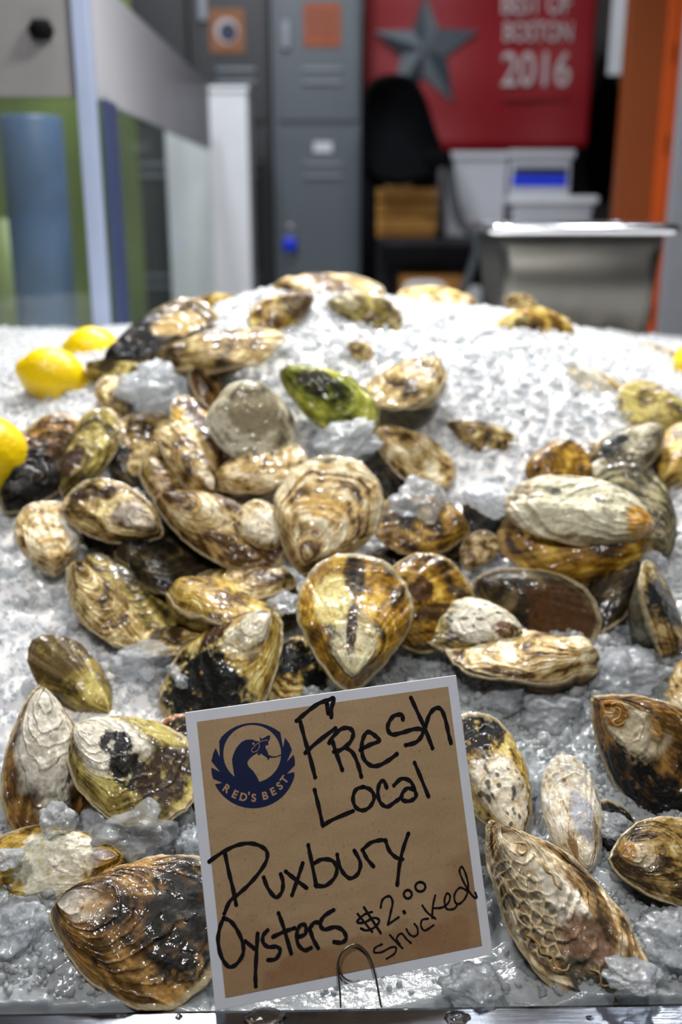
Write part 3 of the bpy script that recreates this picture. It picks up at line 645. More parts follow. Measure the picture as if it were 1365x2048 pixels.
# ------------------------------------------------------------------ larger lumps of ice
A0 = np.array([1, 1, .55])
def chunk(px, py, rpx, label, lift=.012, sq=(1, .85, .7), seed=0, mat='ice_clear', d=None, grain=0):
    R = random.Random(seed*7+5); dd = d if d else depth_at(px, py)-lift
    r = rpx*dd/FPX; c = at_d(px, py, dd)
    B, F = ico(5)
    n = fbm(B*1.2+seed*3.3, 4)*.62; f1, f2, cid = cell(B[:, 0]*2.4+seed, B[:, 1]*2.4+B[:, 2]*1.7, seed % 40)
    rad = 1+n+.10*np.sqrt(np.clip(1-f1*f1, 0, 1))+.04*fbm(B*7+seed, 3)+.012*fbm(B*22+seed, 2)
    if grain:
        g1, g2, gi = cell(B[:, 0]*9+seed, B[:, 2]*9+B[:, 1]*5, 9); rad = rad+.16*np.sqrt(np.clip(1-g1*g1, 0, 1))*(.3+gi)
    V = B*rad[:, None]*np.array(sq)*r
    a = R.random()*3; ca, sa = math.cos(a), math.sin(a)
    V = V @ np.array([[ca, 0, sa], [0, 1, 0], [-sa, 0, ca]])*A0
    o = mesh_obj('ice_chunk', V, F, M[mat]); o.location = c
    return tag(o, label, 'ice', 'larger lumps of melting ice')
CH = [(292, 1322, 56, 'rounded clear ice lump left of the big cream and yellow oyster', .022),
 (372, 1352, 38, 'small wet ice lump against the lower edge of the big cream and yellow oyster', .02),
 (250, 1655, 84, 'large grey translucent ice chunk below the white oyster with black blots', .02),
 (112, 1640, 40, 'clear ice blob resting on the foot of the white teardrop oyster', .036),
 (14, 1716, 28, 'clear ice blob on the pale yellowish oyster at the left frame edge', .038),
 (388, 1690, 42, 'grey ice piece beside the middle of the left edge of the sign', .02),
 (30, 1850, 60, 'frosty ice lump at the left frame edge, left of the large dark brown oyster', .014),
 (842, 1000, 62, 'clear jagged ice piece lying on an amber oyster', .052),
 (572, 1206, 34, 'sparkling ice bit left of the broad yellow oyster with the black bar', .045),
 (1308, 1122, 26, 'little ice splinter above the closed upright oyster', .045),
 (1060, 1560, 44, 'smooth ice lump left of the chalk white oyster', .016),
 (1092, 1716, 48, 'clear ice lump under the chalk white oyster tip', .014),
 (948, 1975, 56, 'grainy ice lump in front of the lower right corner of the sign', .012),
 (1262, 1952, 46, 'smooth egg-like ice lump on the front rail side at the right', .018),
 (1336, 1868, 62, 'cloudy ice lump at the right frame edge near the rail', .016),
 (1236, 1348, 84, 'broad bank of clear ice above the thick crested oyster', .012),
 (1100, 1420, 60, 'wet grey ice hump left of the thick crested oyster', .010),
 (1010, 1395, 48, 'dim grey ice hump close to the upper right corner of the sign', .008),
 (1150, 1820, 50, 'crystal ice lump right of the rough crusted oyster', .014),
 (1225, 1655, 40, 'dark wet ice piece between the chalk white oyster and the tan ringed oyster', .024),
 (1318, 900, 10, None, 0)]
for i, (x, y, rp, lb, lf) in enumerate(CH):
    if lb: chunk(x, y, rp, lb, lf, seed=i+1, sq=(1.1, .9, .75) if i % 2 else (.9, .9, 1.0))

chunk(985, 1000, 52, 'frosty ice clump between the ice-topped amber oyster and the lumpy cream white oyster', .052, seed=41, mat='ice_snow', grain=1)
chunk(690, 882, 62, 'clump of white ice between the glossy grey oyster and the cream sloping oyster', .022, sq=(1.1, .9, .8), seed=42, mat='ice_snow', grain=1)
chunk(318, 772, 66, 'smooth snowy ice patch below the long brown jutting oyster', .020, sq=(1.1, .9, .9), seed=43, mat='ice_snow', grain=1)
chunk(246, 1000, 40, 'wet ice clump in front of the half buried greyish brown oyster', .030, seed=44, mat='ice_snow', grain=1)

# ------------------------------------------------------------------ lemons
def lemon(px, py, rpx, d, label, rot):
    c = at_d(px, py, d); r = rpx*d/FPX
    B, F = ico(5); a = np.abs(B[:, 0])
    rad = 1+.02*fbm(B*2.+px, 2)+.004*fbm(B*24, 2)
    V = B*rad[:, None]; V[:, 0] = V[:, 0]*1.18+np.sign(B[:, 0])*.13*sm(.9, 1., a)
    o = mesh_obj('lemon', V*r, F, M['lemon']); o.location = c; o.rotation_euler = rot
    return tag(o, label, 'lemon', 'lemons in the ice')
lemon(106, 752, 56, .93, 'bright yellow lemon half sunk in the ice at the upper left', (0, .3, .25))
lemon(-20, 908, 74, .80, 'bright yellow lemon cut off by the left frame edge beside the rough dark oyster', (.3, .8, .6))
lemon(186, 700, 46, 1.07, 'yellow lemon buried so only its top shows, behind the other lemons at the left', (0, .1, .2))
lemon(1388, 722, 38, 1.0, 'lemon sliver at the right frame edge on the ice', (0, .2, .9))

# ------------------------------------------------------------------ the sign
A = np.array
TL = A([-0.08159705, 0.46654233, 1.1978742]); TR = A([0.06401805, 0.50233744, 1.20174122]); BL = A([-0.0626567, 0.40814594, 1.06102108])
ex = (TR-TL)/np.linalg.norm(TR-TL); ey = (BL-TL)/np.linalg.norm(BL-TL); ey = ey-ex*(ex@ey); ey /= np.linalg.norm(ey); ez = np.cross(ex, ey)
if ez[1] > 0: ez = -ez                       # towards the viewer
SW = .15
mw = Matrix.Identity(4)
eyu = -ey; ezn = np.cross(ex, eyu)
for i, a in enumerate((ex, eyu, ezn)):
    for j in range(3): mw[j][i] = a[j]
mw.translation = Vector(TL+ex*SW/2+ey*SW)
sign = empty('price_sign', None, 'square brown kraft paper price sign for fresh local oysters, tilted in a wire clip', 'sign', mw=mw)
bpy.context.view_layer.update()
inv = mw.inverted()
def on_sign(px, py):
    r = ray(px, py); n = Vector(ezn); t = (Vector(TL)-CAM).dot(n)/r.dot(n); q = inv @ (CAM+r*t); return q.x, q.y
MBl = MB().box((-SW/2, 0, -.0012), (SW/2, SW, 0), .0004)
mesh_obj('card', MBl.v, MBl.f, M['card_white'], sign, smooth=False)['label'] = 'white plastic card behind the brown paper'
def kraft_mat():
    m, nt, b = new_mat('kraft_paper'); tc = nt.nodes.new('ShaderNodeTexCoord')
    n1 = nt.nodes.new('ShaderNodeTexNoise'); n1.inputs['Scale'].default_value = 900; n1.inputs['Detail'].default_value = 6
    n2 = nt.nodes.new('ShaderNodeTexNoise'); n2.inputs['Scale'].default_value = 60; n2.inputs['Detail'].default_value = 4
    mp = nt.nodes.new('ShaderNodeMapping'); mp.inputs['Scale'].default_value = (.5, 1.6, 1)
    nt.links.new(tc.outputs['Object'], mp.inputs[0]); nt.links.new(tc.outputs['Object'], n1.inputs['Vector']); nt.links.new(mp.outputs[0], n2.inputs['Vector'])
    r = nt.nodes.new('ShaderNodeValToRGB'); r.color_ramp.elements[0].position = .3; r.color_ramp.elements[0].color = (*lin((162, 133, 98)), 1)
    r.color_ramp.elements[1].position = .7; r.color_ramp.elements[1].color = (*lin((188, 158, 120)), 1)
    ad = nt.nodes.new('ShaderNodeMath'); ad.operation = 'MULTIPLY_ADD'; ad.inputs[1].default_value = .5; sc = nt.nodes.new('ShaderNodeMath'); sc.operation = 'MULTIPLY'; sc.inputs[1].default_value = .5
    nt.links.new(n2.outputs['Fac'], sc.inputs[0]); nt.links.new(n1.outputs['Fac'], ad.inputs[0]); nt.links.new(sc.outputs[0], ad.inputs[2]); nt.links.new(ad.outputs[0], r.inputs[0])
    at = nt.nodes.new('ShaderNodeAttribute'); at.attribute_name = 'col'
    mx = nt.nodes.new('ShaderNodeMixRGB'); mx.blend_type = 'MULTIPLY'; mx.inputs[0].default_value = 1
    nt.links.new(r.outputs[0], mx.inputs[1]); nt.links.new(at.outputs['Color'], mx.inputs[2]); nt.links.new(mx.outputs[0], b.inputs['Base Color'])
    b.inputs['Roughness'].default_value = .6; return m
M['kraft'] = kraft_mat()
bd = .0056
nk = 160; gx = np.linspace(-SW/2+bd, SW/2-bd, nk); gy = np.linspace(bd, SW-bd, nk); X, Y = np.meshgrid(gx, gy)
n = fbm(st(X*45, Y*45, 2.), 4)*.012
wet = sm(.030, .024, Y+n + .35*np.abs(X-.012)*.6 - .0) * sm(.062, .05, np.abs(X-.005)+n)
wet2 = sm(.0, .012, (X-.035) - (Y-.02)*.55 + n*1.2)*sm(.062, .05, Y+n); wet3 = sm(.03, .022, np.hypot((X+.055)*.7, Y-.012)+n)
w = np.clip(wet*.8+wet2*.6+wet3*.5, 0, 1)[..., None]
flk = (fbm(st(X*700, Y*700, 5.), 2) > .80)[..., None]*.35
cc = (1-w*(1-A([.72, .60, .52])))*(1-flk)
i = np.arange(nk*nk).reshape(nk, nk)
mesh_obj('kraft_paper', np.stack([X, Y, X*0+.00025], -1).reshape(-1, 3), np.stack([i[:-1, :-1], i[:-1, 1:], i[1:, 1:], i[1:, :-1]], -1).reshape(-1, 4), M['kraft'], sign, cc.reshape(-1, 3))['label'] = 'brown kraft paper face with damp stains'

def ribbon(mb, pts, w, z):
    """flat marker stroke with round ends; pts 2d in sign space"""
    P = [Vector((p[0], p[1], 0)) for p in pts]; m = len(P); V = []
    for i in range(m):
        t = (P[min(i+1, m-1)]-P[max(i-1, 0)]); t = t.normalized() if t.length > 0 else Vector((1, 0, 0)); nr = Vector((-t.y, t.x, 0))
        ww = w*(.92+.12*math.sin(i*.9+P[0].x*900))/2
        V += [P[i]+nr*ww, P[i]-nr*ww]
    V = [(v.x, v.y, z) for v in V]
    F = [(2*i+1, 2*i+3, 2*i+2, 2*i) for i in range(m-1)]
    mb.add(V, F)
    for e in (0, m-1):
        c = P[e]; r = w/2*.98; mb.add([(c.x+r*math.cos(k*math.pi/6), c.y+r*math.sin(k*math.pi/6), z) for k in range(12)], [tuple(range(12))])
CB = (580, 1330, 3.4125); CC = (400, 1640, 4.55); CD = (660, 1640, 3.7917)
def ringpts(cx, cy, rx, ry, n=10): return [(cx+rx*math.cos(k*2*math.pi/n-1.5), cy+ry*math.sin(k*2*math.pi/n-1.5)) for k in range(n+1)]
WORDS = [('Fresh', CB, .00235, [[(45,380),(110,325),(190,265),(260,238),(300,228),(285,290),(282,355)],[(252,260),(262,330)],[(70,385),(100,500),(135,620),(172,765)],[(105,598),(180,530),(310,430)],
  [(290,520),(320,610),(357,715)],[(268,530),(300,480),(350,435),(405,430),(432,465),(410,525),(350,575),(300,590)],[(380,560),(430,600),(465,680),(487,760)],
  [(480,578),(540,545),(608,515),(580,480),(535,455),(505,485),(490,550),(500,630),(545,680),(600,685),(670,650),(730,605)],
  [(770,370),(762,338),(710,345),(675,390),(668,440),(700,472),(770,458),(850,435),(905,440),(900,480),(860,525),(790,545)],
  [(825,222),(870,320),(920,430),(972,565)],[(925,420),(950,340),(990,295),(1030,300),(1060,370),(1080,460),(1098,530)]]),
 ('Local', CB, .00225, [[(168,850),(195,960),(225,1095)],[(225,1095),(290,1055),(430,995)],[(500,830),(450,850),(430,910),(450,970),(500,990),(550,960),(575,900),(550,850),(500,830)],
  [(660,835),(640,790),(610,810),(600,880),(620,940),(665,965),(720,930),(755,905)],[(710,820),(760,775),(820,790),(850,850),(860,895),(820,925),(770,920),(765,880),(800,840),(850,850)],[(850,665),(890,760),(945,895)]]),
 ('Duxbury', CC, .0022, [[(85,375),(200,295),(330,230),(450,210),(550,235),(610,290),(600,380),(520,500),(430,600),(340,680),(270,740),(222,850)],[(230,310),(265,480),(300,620),(330,770)],
  [(580,520),(620,620),(690,700),(745,650),(755,560),(735,490)],[(780,465),(860,530),(970,615)],[(935,390),(900,500),(838,680)],[(985,225),(1010,350),(1060,600)],
  [(1040,390),(1110,355),(1200,365),(1245,430),(1225,520),(1140,595),(1050,590)]]),
 ('Duxbury2', CD, .0022, [[(55,260),(70,340),(110,410),(160,440),(215,400),(230,320),(185,230)],[(250,230),(280,290),(330,350)],[(245,225),(310,170),(390,150),(425,158)],
  [(420,150),(450,230),(500,280),(550,295)],[(595,100),(560,200),(530,320),(510,490)]]),
 ('Oysters', CC, .0022, [[(215,890),(180,980),(165,1100),(195,1240),(260,1330),(330,1310),(390,1220),(390,1120),(340,1000),(280,920),(215,890)],[(412,1100),(500,1170)],[(525,1030),(515,1200),(505,1400),(508,1510)],
  [(615,1000),(575,1050),(575,1110),(620,1150),(700,1150),(730,1190),(690,1260),(620,1270)],[(715,845),(760,970),(830,1210)],[(665,1060),(760,1015),(860,980)],
  [(900,1060),(960,1030),(960,960),(920,950),(885,1010),(890,1120),(950,1180),(1010,1160)],[(1000,990),(1030,1080),(1075,1160)],[(1000,980),(1040,930),(1090,930)],
  [(1215,815),(1130,870),(1095,940),(1130,990),(1230,970),(1300,1000),(1330,1070),(1290,1110),(1220,1105)]]),
 ('price', CD, .00135, [[(318,695),(260,715),(205,770),(260,775),(330,740),(375,760),(340,810),(280,835),(235,820)],[(210,710),(320,845)],[(258,660),(385,855)],
  [(385,660),(400,600),(450,575),(475,620),(460,700),(440,790)],[(440,790),(520,735)],[(556,690),(570,700)],[(563,688),(563,704)],ringpts(590,560,30,32),ringpts(685,503,38,36)]),
 ('Shucked', CD, .00115, [[(395,940),(345,965),(335,1000),(390,1000),(460,965),(500,965),(490,1010),(430,1050)],[(455,870),(500,920),(550,970)],[(530,940),(505,900),(525,865),(550,862),(580,900),(615,930)],
  [(580,825),(600,860),(635,880),(665,860),(662,815),(640,785)],[(745,745),(700,755),(690,800),(720,835),(785,795)],[(700,645),(740,700),(800,745)],[(798,570),(780,650),(775,740)],
  [(780,665),(850,660),(900,620),(910,570),(885,555),(868,610),(885,670),(940,670),(965,640)],[(1035,530),(985,510),(945,560),(950,620),(985,630),(1030,580),(1048,500),(1030,410),(1000,352),(982,385),(1010,460),(1055,540),(1095,585),(1112,580),(1102,548)]])]
names = {'Fresh': 'black marker word reading Fresh', 'Local': 'black marker word reading Local', 'Duxbury': 'black marker word reading Duxbury', 'Oysters': 'black marker word reading Oysters', 'price': 'black marker price reading $2.00', 'Shucked': 'black marker word reading Shucked'}
mb = None
for wi, (nm, (ox, oy, s), w, strokes) in enumerate(WORDS):
    if nm != 'Duxbury2': mb = MB()
    for si, stk in enumerate(strokes):
        pts = [on_sign(ox+a/s, oy+b/s) for a, b in stk]
        sm_ = catmull([(p[0], p[1], 0) for p in pts], 7) if len(pts) > 2 else [Vector((p[0], p[1], 0)) for p in pts]
        ribbon(mb, [(p.x, p.y) for p in sm_], w, .00045+.00002*si)
    if nm != 'Duxbury':
        mesh_obj('handwriting', mb.v, mb.f, M['ink'], sign, smooth=False)['label'] = names['Duxbury' if nm == 'Duxbury2' else nm]
# emblem
def lg(X, Y): return on_sign(400+X/6.5, 1420+Y/6.5)
def poly(mb, loops, z):
    L3 = [[Vector((*p, 0)) for p in lp] for lp in loops]
    tris = tessellate_polygon(L3); fl = [p for lp in L3 for p in lp]
    F = []
    for t in tris:
        a, b, c = [fl[i] for i in t]
        F.append(t if (b-a).cross(c-a).z > 0 else t[::-1])
    mb.add([(p.x, p.y, z) for p in fl], F)
def arc(cx, cy, r, a0, a1, n): return [(cx+r*math.cos(math.radians(a0+(a1-a0)*k/n)), cy+r*math.sin(math.radians(a0+(a1-a0)*k/n))) for k in range(n+1)]
def ang(x, y): return math.degrees(math.atan2(y-720, x-692))
outer = [(250,405)]+[p for p in arc(692, 720, 554, 222, 305, 24)]+[(1045,290),(1082,490),(1105,355),(1160,430),(1197,515),(1130,670),(1218,580),(1235,650),(1235,715),(1128,828),(1225,805)]+arc(692, 720, 554, 14, 152, 40)+[(195,965),(295,945),(170,890),(152,820),(150,745),(265,805),(150,665),(170,570),(205,490),(258,610)]
inner = arc(680, 567, 376, 0, 354, 59)
lm = MB(); poly(lm, [[lg(*p) for p in outer], [lg(*p) for p in inner][::-1]], .0004)
bird = [(455,885),(440,810),(425,720),(417,640),(440,560),(480,480),(540,415),(600,385),(680,380),(735,405),(785,402),(775,345),(806,375),(850,350),(890,328),(915,330),(908,375),(885,415),(893,440),(880,458),(855,450),(852,490),(880,540),(890,580),(940,600),(1000,600),(1056,572),(1050,592),(980,615),(910,617),(885,652),(868,612),(830,590),(795,560),(778,582),(745,580),(755,550),(690,590),(640,635),(615,680),(630,730),(700,800),(750,880),(778,945),(700,990),(560,990),(420,930)]
poly(lm, [[lg(*p) for p in bird]], .00044)
lo = mesh_obj('emblem', lm.v, lm.f, M['navy'], sign, smooth=False); lo['label'] = 'round navy seabird emblem'
dm = MB()
ribbon(dm, [(p.x, p.y) for p in catmull([(*lg(*p), 0) for p in [(880,388),(800,405),(740,440),(690,490),(670,520),(690,545),(740,530),(772,480),(768,435)]], 6)], .00035, .0005)
poly(dm, [[lg(*p) for p in arc(695, 437, 15, 0, 330, 11)]], .0005)
def glyphs(s, size, off=0.0):
    c = bpy.data.curves.new('t', 'FONT'); c.body = s; c.size = size; c.offset = off; c.align_x = 'CENTER'; c.resolution_u = 4
    o = bpy.data.objects.new('t', c); COL.objects.link(o); bpy.context.view_layer.update()
    me = bpy.data.meshes.new_from_object(o.evaluated_get(bpy.context.evaluated_depsgraph_get()))
    V = [v.co.copy() for v in me.vertices]; F = [tuple(p.vertices) for p in me.polygons]
    bpy.data.objects.remove(o); bpy.data.curves.remove(c); bpy.data.meshes.remove(me); return V, F
u = math.dist(lg(700, 700), lg(800, 700))/100     # metres per emblem unit
e0 = Vector(lg(700, 700)); e1 = (Vector(lg(800, 700))-e0).normalized(); base_rot = math.atan2(e1.y, e1.x)
for ch, X_, Y_, rot in [('R',345,1018,-33),('E',455,1092,-24),('D',565,1130,-12),("'",634,1118,-4),('S',700,1140,2),('B',845,1112,15),('E',950,1058,27),('S',1035,985,40),('T',1096,905,54)]:
    V, F = glyphs(ch, 136*u, 4.5*u); cx_, cy_ = lg(X_, Y_); an = base_rot+math.radians(rot)
    if ch == "'": cy_ -= 0.0
    hh = 46*u
    dm.add([(cx_+math.cos(an)*v.x-math.sin(an)*(v.y-hh), cy_+math.sin(an)*v.x+math.cos(an)*(v.y-hh), .0005) for v in V], F)
o = mesh_obj('emblem_lettering', dm.v, dm.f, M['sticker'], lo, smooth=False); o.data.materials[0] = simple('kraft_plain', (176, 140, 104), .6, 0, .05, 100)
o['label'] = "kraft coloured letters reading RED'S BEST"

# wire clip that holds the sign
def front_of_sign(px, py, off):
    x, y = on_sign(px, py); return mw @ Vector((x, y, off))
clip = empty('sign_clip', front_of_sign(716, 2006, .002), 'bent wire clip holding the bottom edge of the kraft price sign', 'clip')
bpy.context.view_layer.update()
wp = [(680,2012),(679,1985),(676,1950),(676,1920),(686,1898),(708,1886),(728,1898),(739,1915),(747,1940),(752,1962),(757,1990),(761,2012)]
MB().tube(catmull([front_of_sign(a, b, .0022) for a, b in wp], 6), .00055, 10).build('wire_loop', M['wire'], clip, True)
MB().tube(catmull([front_of_sign(a, b, .0020+.0004*k) for k, (a, b) in enumerate([(677,1930),(680,1944),(690,1955),(703,1959),(716,1957)])], 6), .0005, 10).build('wire_curl', M['wire'], clip, True)

# water drops on the rail
def drop(px, py, rx, ry, label, sd):
    c = at_z(px, py, RZ); B, F = ico(4); n = 1+.22*fbm(B*1.3+sd*5, 2)
    V = B*n[:, None]; V[:, 2] = np.where(V[:, 2] < 0, V[:, 2]*.02, V[:, 2]*.5); V = V*np.array([rx, ry, min(rx, ry)*.9])
    o = mesh_obj('water_drop', V, F, M['water']); o.location = c + Vector((0, 0, .0002)); tag(o, label, 'water', 'water drops on the steel rail')
m, nt, b = new_mat('water'); b.inputs['Transmission Weight'].default_value = 1; b.inputs['Roughness'].default_value = 0.0; b.inputs['IOR'].default_value = 1.33; b.inputs['Base Color'].default_value = (1, 1, 1, 1); M['water'] = m
for a in [(532, 2036, .0105, .0058, 'largest water drop on the rail, below the left part of the sign', 1), (914, 2036, .0065, .0042, 'second largest water drop on the rail, below the right part of the sign', 2),
          (358, 2034, .0018, .0018, 'small round water drop on the rail left of the largest drop', 3), (1048, 2006, .0042, .0018, 'flat water drop at the ice side of the rail, right of the sign', 4),
          (1180, 2036, .0018, .0014, 'tiny water drop on the rail at the lower right', 5), (812, 2018, .0014, .0009, 'tiny water drop on the rail between the two large drops', 6)]: drop(*a)

# ------------------------------------------------------------------ background left: tank and column
YT = 1.5
cx0 = at_y(172, 200, YT).x; cb = at_y(190, 640, YT)
zt = at_y(190, 194, YT).z
tank = empty('display_tank', (cx0-.4, YT+.6, 1.10), 'tall glass tank with green algae at the far left behind the ice', 'tank')
bpy.context.view_layer.update()
ZB = 1.10
MB().box((cx0-.010, YT-.012, ZB), (cx0+.013, YT+.012, 2.3), .002).build('corner_post', M['post'], tank)
MB().box((cx0+.017, YT+.02, ZB), (cx0+.022, YT+.10, zt), .001).build('edge_strip', M['post_dark'], tank)
MB().box((cx0-1.1, YT-.004, ZB), (cx0-.014, YT+.004, zt)).build('front_pane', M['glass'], tank)
MB().box((cx0+.004, YT+.02, ZB), (cx0+.010, YT+1.30, zt)).build('side_pane', M['glass'], tank)
MB().box((cx0-1.1, YT-.006, zt), (cx0-.014, YT+.006, 2.3)).build('top_band', M['band'], tank)
MB().box((cx0+.002, YT+.02, zt), (cx0+.012, YT+1.30, at_y(230, 0, YT*1.0+.22).z)).build('side_band', M['frost'], tank)['label'] = 'milky translucent band'
MB().box((cx0-1.1, YT+.80, ZB), (cx0-.085, YT+.81, zt+.30)).build('green_back', M['algae'], tank)
px_ = at_y(75, 400, YT+.3); MB().lathe([(.052, 0), (.052, zt-ZB-.005), (.048, zt-ZB-.001)], (px_.x, px_.y, ZB), 32).build('pipe', M['pipe'], tank, True)
px_ = at_y(15, 500, YT+.45); MB().lathe([(.035, 0), (.035, .33)], (px_.x, px_.y, ZB), 24).build('green_tube', M['pale_green'], tank, True)
k_ = at_y(82, 60, YT-.01); MB().lathe([(.012, -.012), (.018, 0), (.012, .012)], tuple(k_), 16).build('knob', M['black'], tank, True)
YC = 2.95
a = at_y(324, 172, YC); b2 = at_y(494, 172, YC)
col = empty('white_column', ((a.x+b2.x)/2, YC+.08, 0), 'glossy white square column behind the tank, left of the lockers', 'column'); bpy.context.view_layer.update()
MB().box((a.x, YC, 0), (b2.x, YC+.16, a.z-.016), .006).build('shaft', M['white'], col)
MB().box((a.x-.003, YC-.006, a.z-.015), (b2.x+.004, YC+.17, a.z), .003).build('cap', M['white'], col)

# lockers
YL = 3.4
def lx(px, py=250): return at_y(px, py, YL).x
def lz(py, px=620): return at_y(px, py, YL).z
def locker(x0, x1, mat, label, rows, hand, plate=False):
    rt = empty('locker', ((x0+x1)/2, YL+.2, 0), label, 'locker', 'steel lockers against the back wall'); bpy.context.view_layer.update()
    ztop = 2.25
    MB().box((x0, YL, 0), (x1, YL+.4, ztop), .004).build('body', mat, rt)
    for ri, (zb, zt_) in enumerate(rows):
        d = MB().box((x0+.022, YL-.010, zb+.008), (x1-.010, YL-.001, zt_-.008), .003).build('door', mat, rt)
        xm = (x0+x1)/2+.02; bpy.context.view_layer.update()
        for zc in (zt_-.13, zb+.13):
            for q in range(2):
                MB().box((xm-.062, YL-.020, zc-.013+q*.034), (xm+.062, YL-.0095, zc+q*.034), .003).build('vent', M['vent'], d)
        zc = zb+(zt_-zb)*hand
        MB().box((x0+.035, YL-.026, zc-.04), (x0+.062, YL-.0095, zc+.04), .004).build('handle', M['vent'], d)
        if plate and ri == 1: MB().box((xm-.03, YL-.014, zt_-.066), (xm+.03, YL-.0095, zt_-.034), .002).build('number_plate', M['card_white'], d)
    return rt
s1 = lz(255); rows = [(s1+.01, s1+.62), (s1-.62, s1-.01), (.05, s1-.64)]
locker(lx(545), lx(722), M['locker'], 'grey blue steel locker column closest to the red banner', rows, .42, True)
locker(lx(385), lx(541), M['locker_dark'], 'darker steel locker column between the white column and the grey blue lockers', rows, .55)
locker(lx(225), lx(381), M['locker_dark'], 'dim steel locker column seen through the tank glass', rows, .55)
pk = at_y(580, 486, YL-.035)
pd = empty('padlock', tuple(pk), 'blue padlock hanging on the grey blue locker', 'padlock'); bpy.context.view_layer.update()
MB().box((pk.x-.022, pk.y-.012, pk.z-.026), (pk.x+.022, pk.y+.012, pk.z+.020), .01).build('body', M['blue'], pd, True)
MB().tube(catmull([(pk.x-.013, pk.y, pk.z+.015), (pk.x-.013, pk.y, pk.z+.04), (pk.x, pk.y, pk.z+.055), (pk.x+.013, pk.y, pk.z+.04), (pk.x+.013, pk.y, pk.z+.015)], 5), .004, 8).build('shackle', M['steel_rim'], pd, True)
def sticker(px, py, w, h, mat, label, disc):
    c = at_y(px, py, YL-.0125); rt = empty('sticker', tuple(c), label, 'sticker'); bpy.context.view_layer.update()
    MB().box((c.x-w/2, c.y-.0015, c.z-h/2), (c.x+w/2, c.y+.0015, c.z+h/2), .001).build('paper', mat, rt)
    if disc:
        r_ = .037; mb = MB(); mb.add([(c.x+r_*math.cos(k*math.pi/16), c.y-.0022, c.z+r_*math.sin(k*math.pi/16)) for k in range(32)], [tuple(range(32))]); d = mb.build('round_mark', M['print'], rt)
        mb = MB(); mb.add([(c.x+.004+r_*.75*math.cos(k*math.pi/16), c.y-.0028, c.z-.004+r_*.75*math.sin(k*math.pi/16)) for k in range(32)], [tuple(range(32))]); mb.build('blue_centre', M['navy'], rt)
    else:
        for q in range(3): MB().box((c.x-w*.35, c.y-.0030, c.z+h*(.22-.2*q)), (c.x+w*.35, c.y-.0016, c.z+h*(.28-.2*q))).build('printed_line', M['orange'], rt)
sticker(454, 62, .11, .125, M['sticker'], 'tan sticker with a round blue emblem on the darker locker', True)
sticker(645, 50, .115, .125, M['sticker_orange'], 'square orange sticker high on the grey blue locker', False)

# banner
YB = 3.6
x0 = at_y(728, 150, YB).x; x1 = at_y(1184, 150, YB).x; z0 = at_y(950, 296, YB).z; z1 = 2.45
bn = empty('banner', ((x0+x1)/2, YB, z0), 'red hanging banner with a large silver star and the words BEST OF BOSTON 2016', 'banner'); bpy.context.view_layer.update()
nx, nz = 60, 30; V = []; F = []
for k in range(nz+1):
    for j in range(nx+1):
        x = x0+(x1-x0)*j/nx; z = z0+(z1-z0)*k/nz + (.012*math.cos((j/nx-.5)*math.pi) if k == 0 else 0)*-1
        V.append((x, YB+.006*math.sin(j/nx*11)+.004*math.sin(k*.6), z))
F = [(k*(nx+1)+j, k*(nx+1)+j+1, (k+1)*(nx+1)+j+1, (k+1)*(nx+1)+j) for k in range(nz) for j in range(nx)]
m_ = MB(); m_.add(V, F); cl = m_.build('cloth', M['red'], bn, True)
md = cl.modifiers.new('thick', 'SOLIDIFY'); md.thickness = .003; md.offset = 1
tips = [at_y(a, b, YB-.02) for a, b in [(853,-12),(882,62),(958,64),(898,112),(908,208),(848,150),(818,140),(800,108),(748,62),(822,66)]]
tips = [at_y(a, b, YB-.02) for a, b in [(850,-14),(878,58),(960,60),(893,112),(908,206),(846,152),(782,206),(803,110),(746,62),(826,60)]]
cst = at_y(850, 98, YB-.045)
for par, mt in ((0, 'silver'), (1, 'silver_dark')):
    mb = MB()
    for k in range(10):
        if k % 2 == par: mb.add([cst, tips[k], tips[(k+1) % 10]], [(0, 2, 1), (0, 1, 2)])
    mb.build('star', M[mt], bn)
def btext(s, px, py, hpx, wpx, name='lettering'):
    V, F = glyphs(s, 1.0, .012); c = at_y(px, py, YB-.014)
    xs = [v.x for v in V]; ys = [v.y for v in V]; hh = (at_y(px, py-hpx/2, YB)-at_y(px, py+hpx/2, YB)).length; ww = (at_y(px+wpx/2, py, YB)-at_y(px-wpx/2, py, YB)).length
    mxx, mnx, mxy, mny = max(xs), min(xs), max(ys), min(ys)
    mb = MB(); mb.add([(c.x+((v.x-mnx)/(mxx-mnx)-.5)*ww, c.y, c.z+((v.y-mny)/(mxy-mny)-.5)*hh) for v in V], F)
    mb.build(name, M['print'], bn)['label'] = 'printed lettering reading '+s
btext('BEST OF', 1074, 6, 44, 138); btext('BOSTON', 1077, 63, 40, 136); btext('2016', 1073, 138, 70, 138)
MB().box((at_y(1005, 192, YB).x, YB-.0145, at_y(1005, 200, YB).z), (at_y(1140, 192, YB).x, YB-.0135, at_y(1005, 186, YB).z)).build('small_print', M['red'], bn)

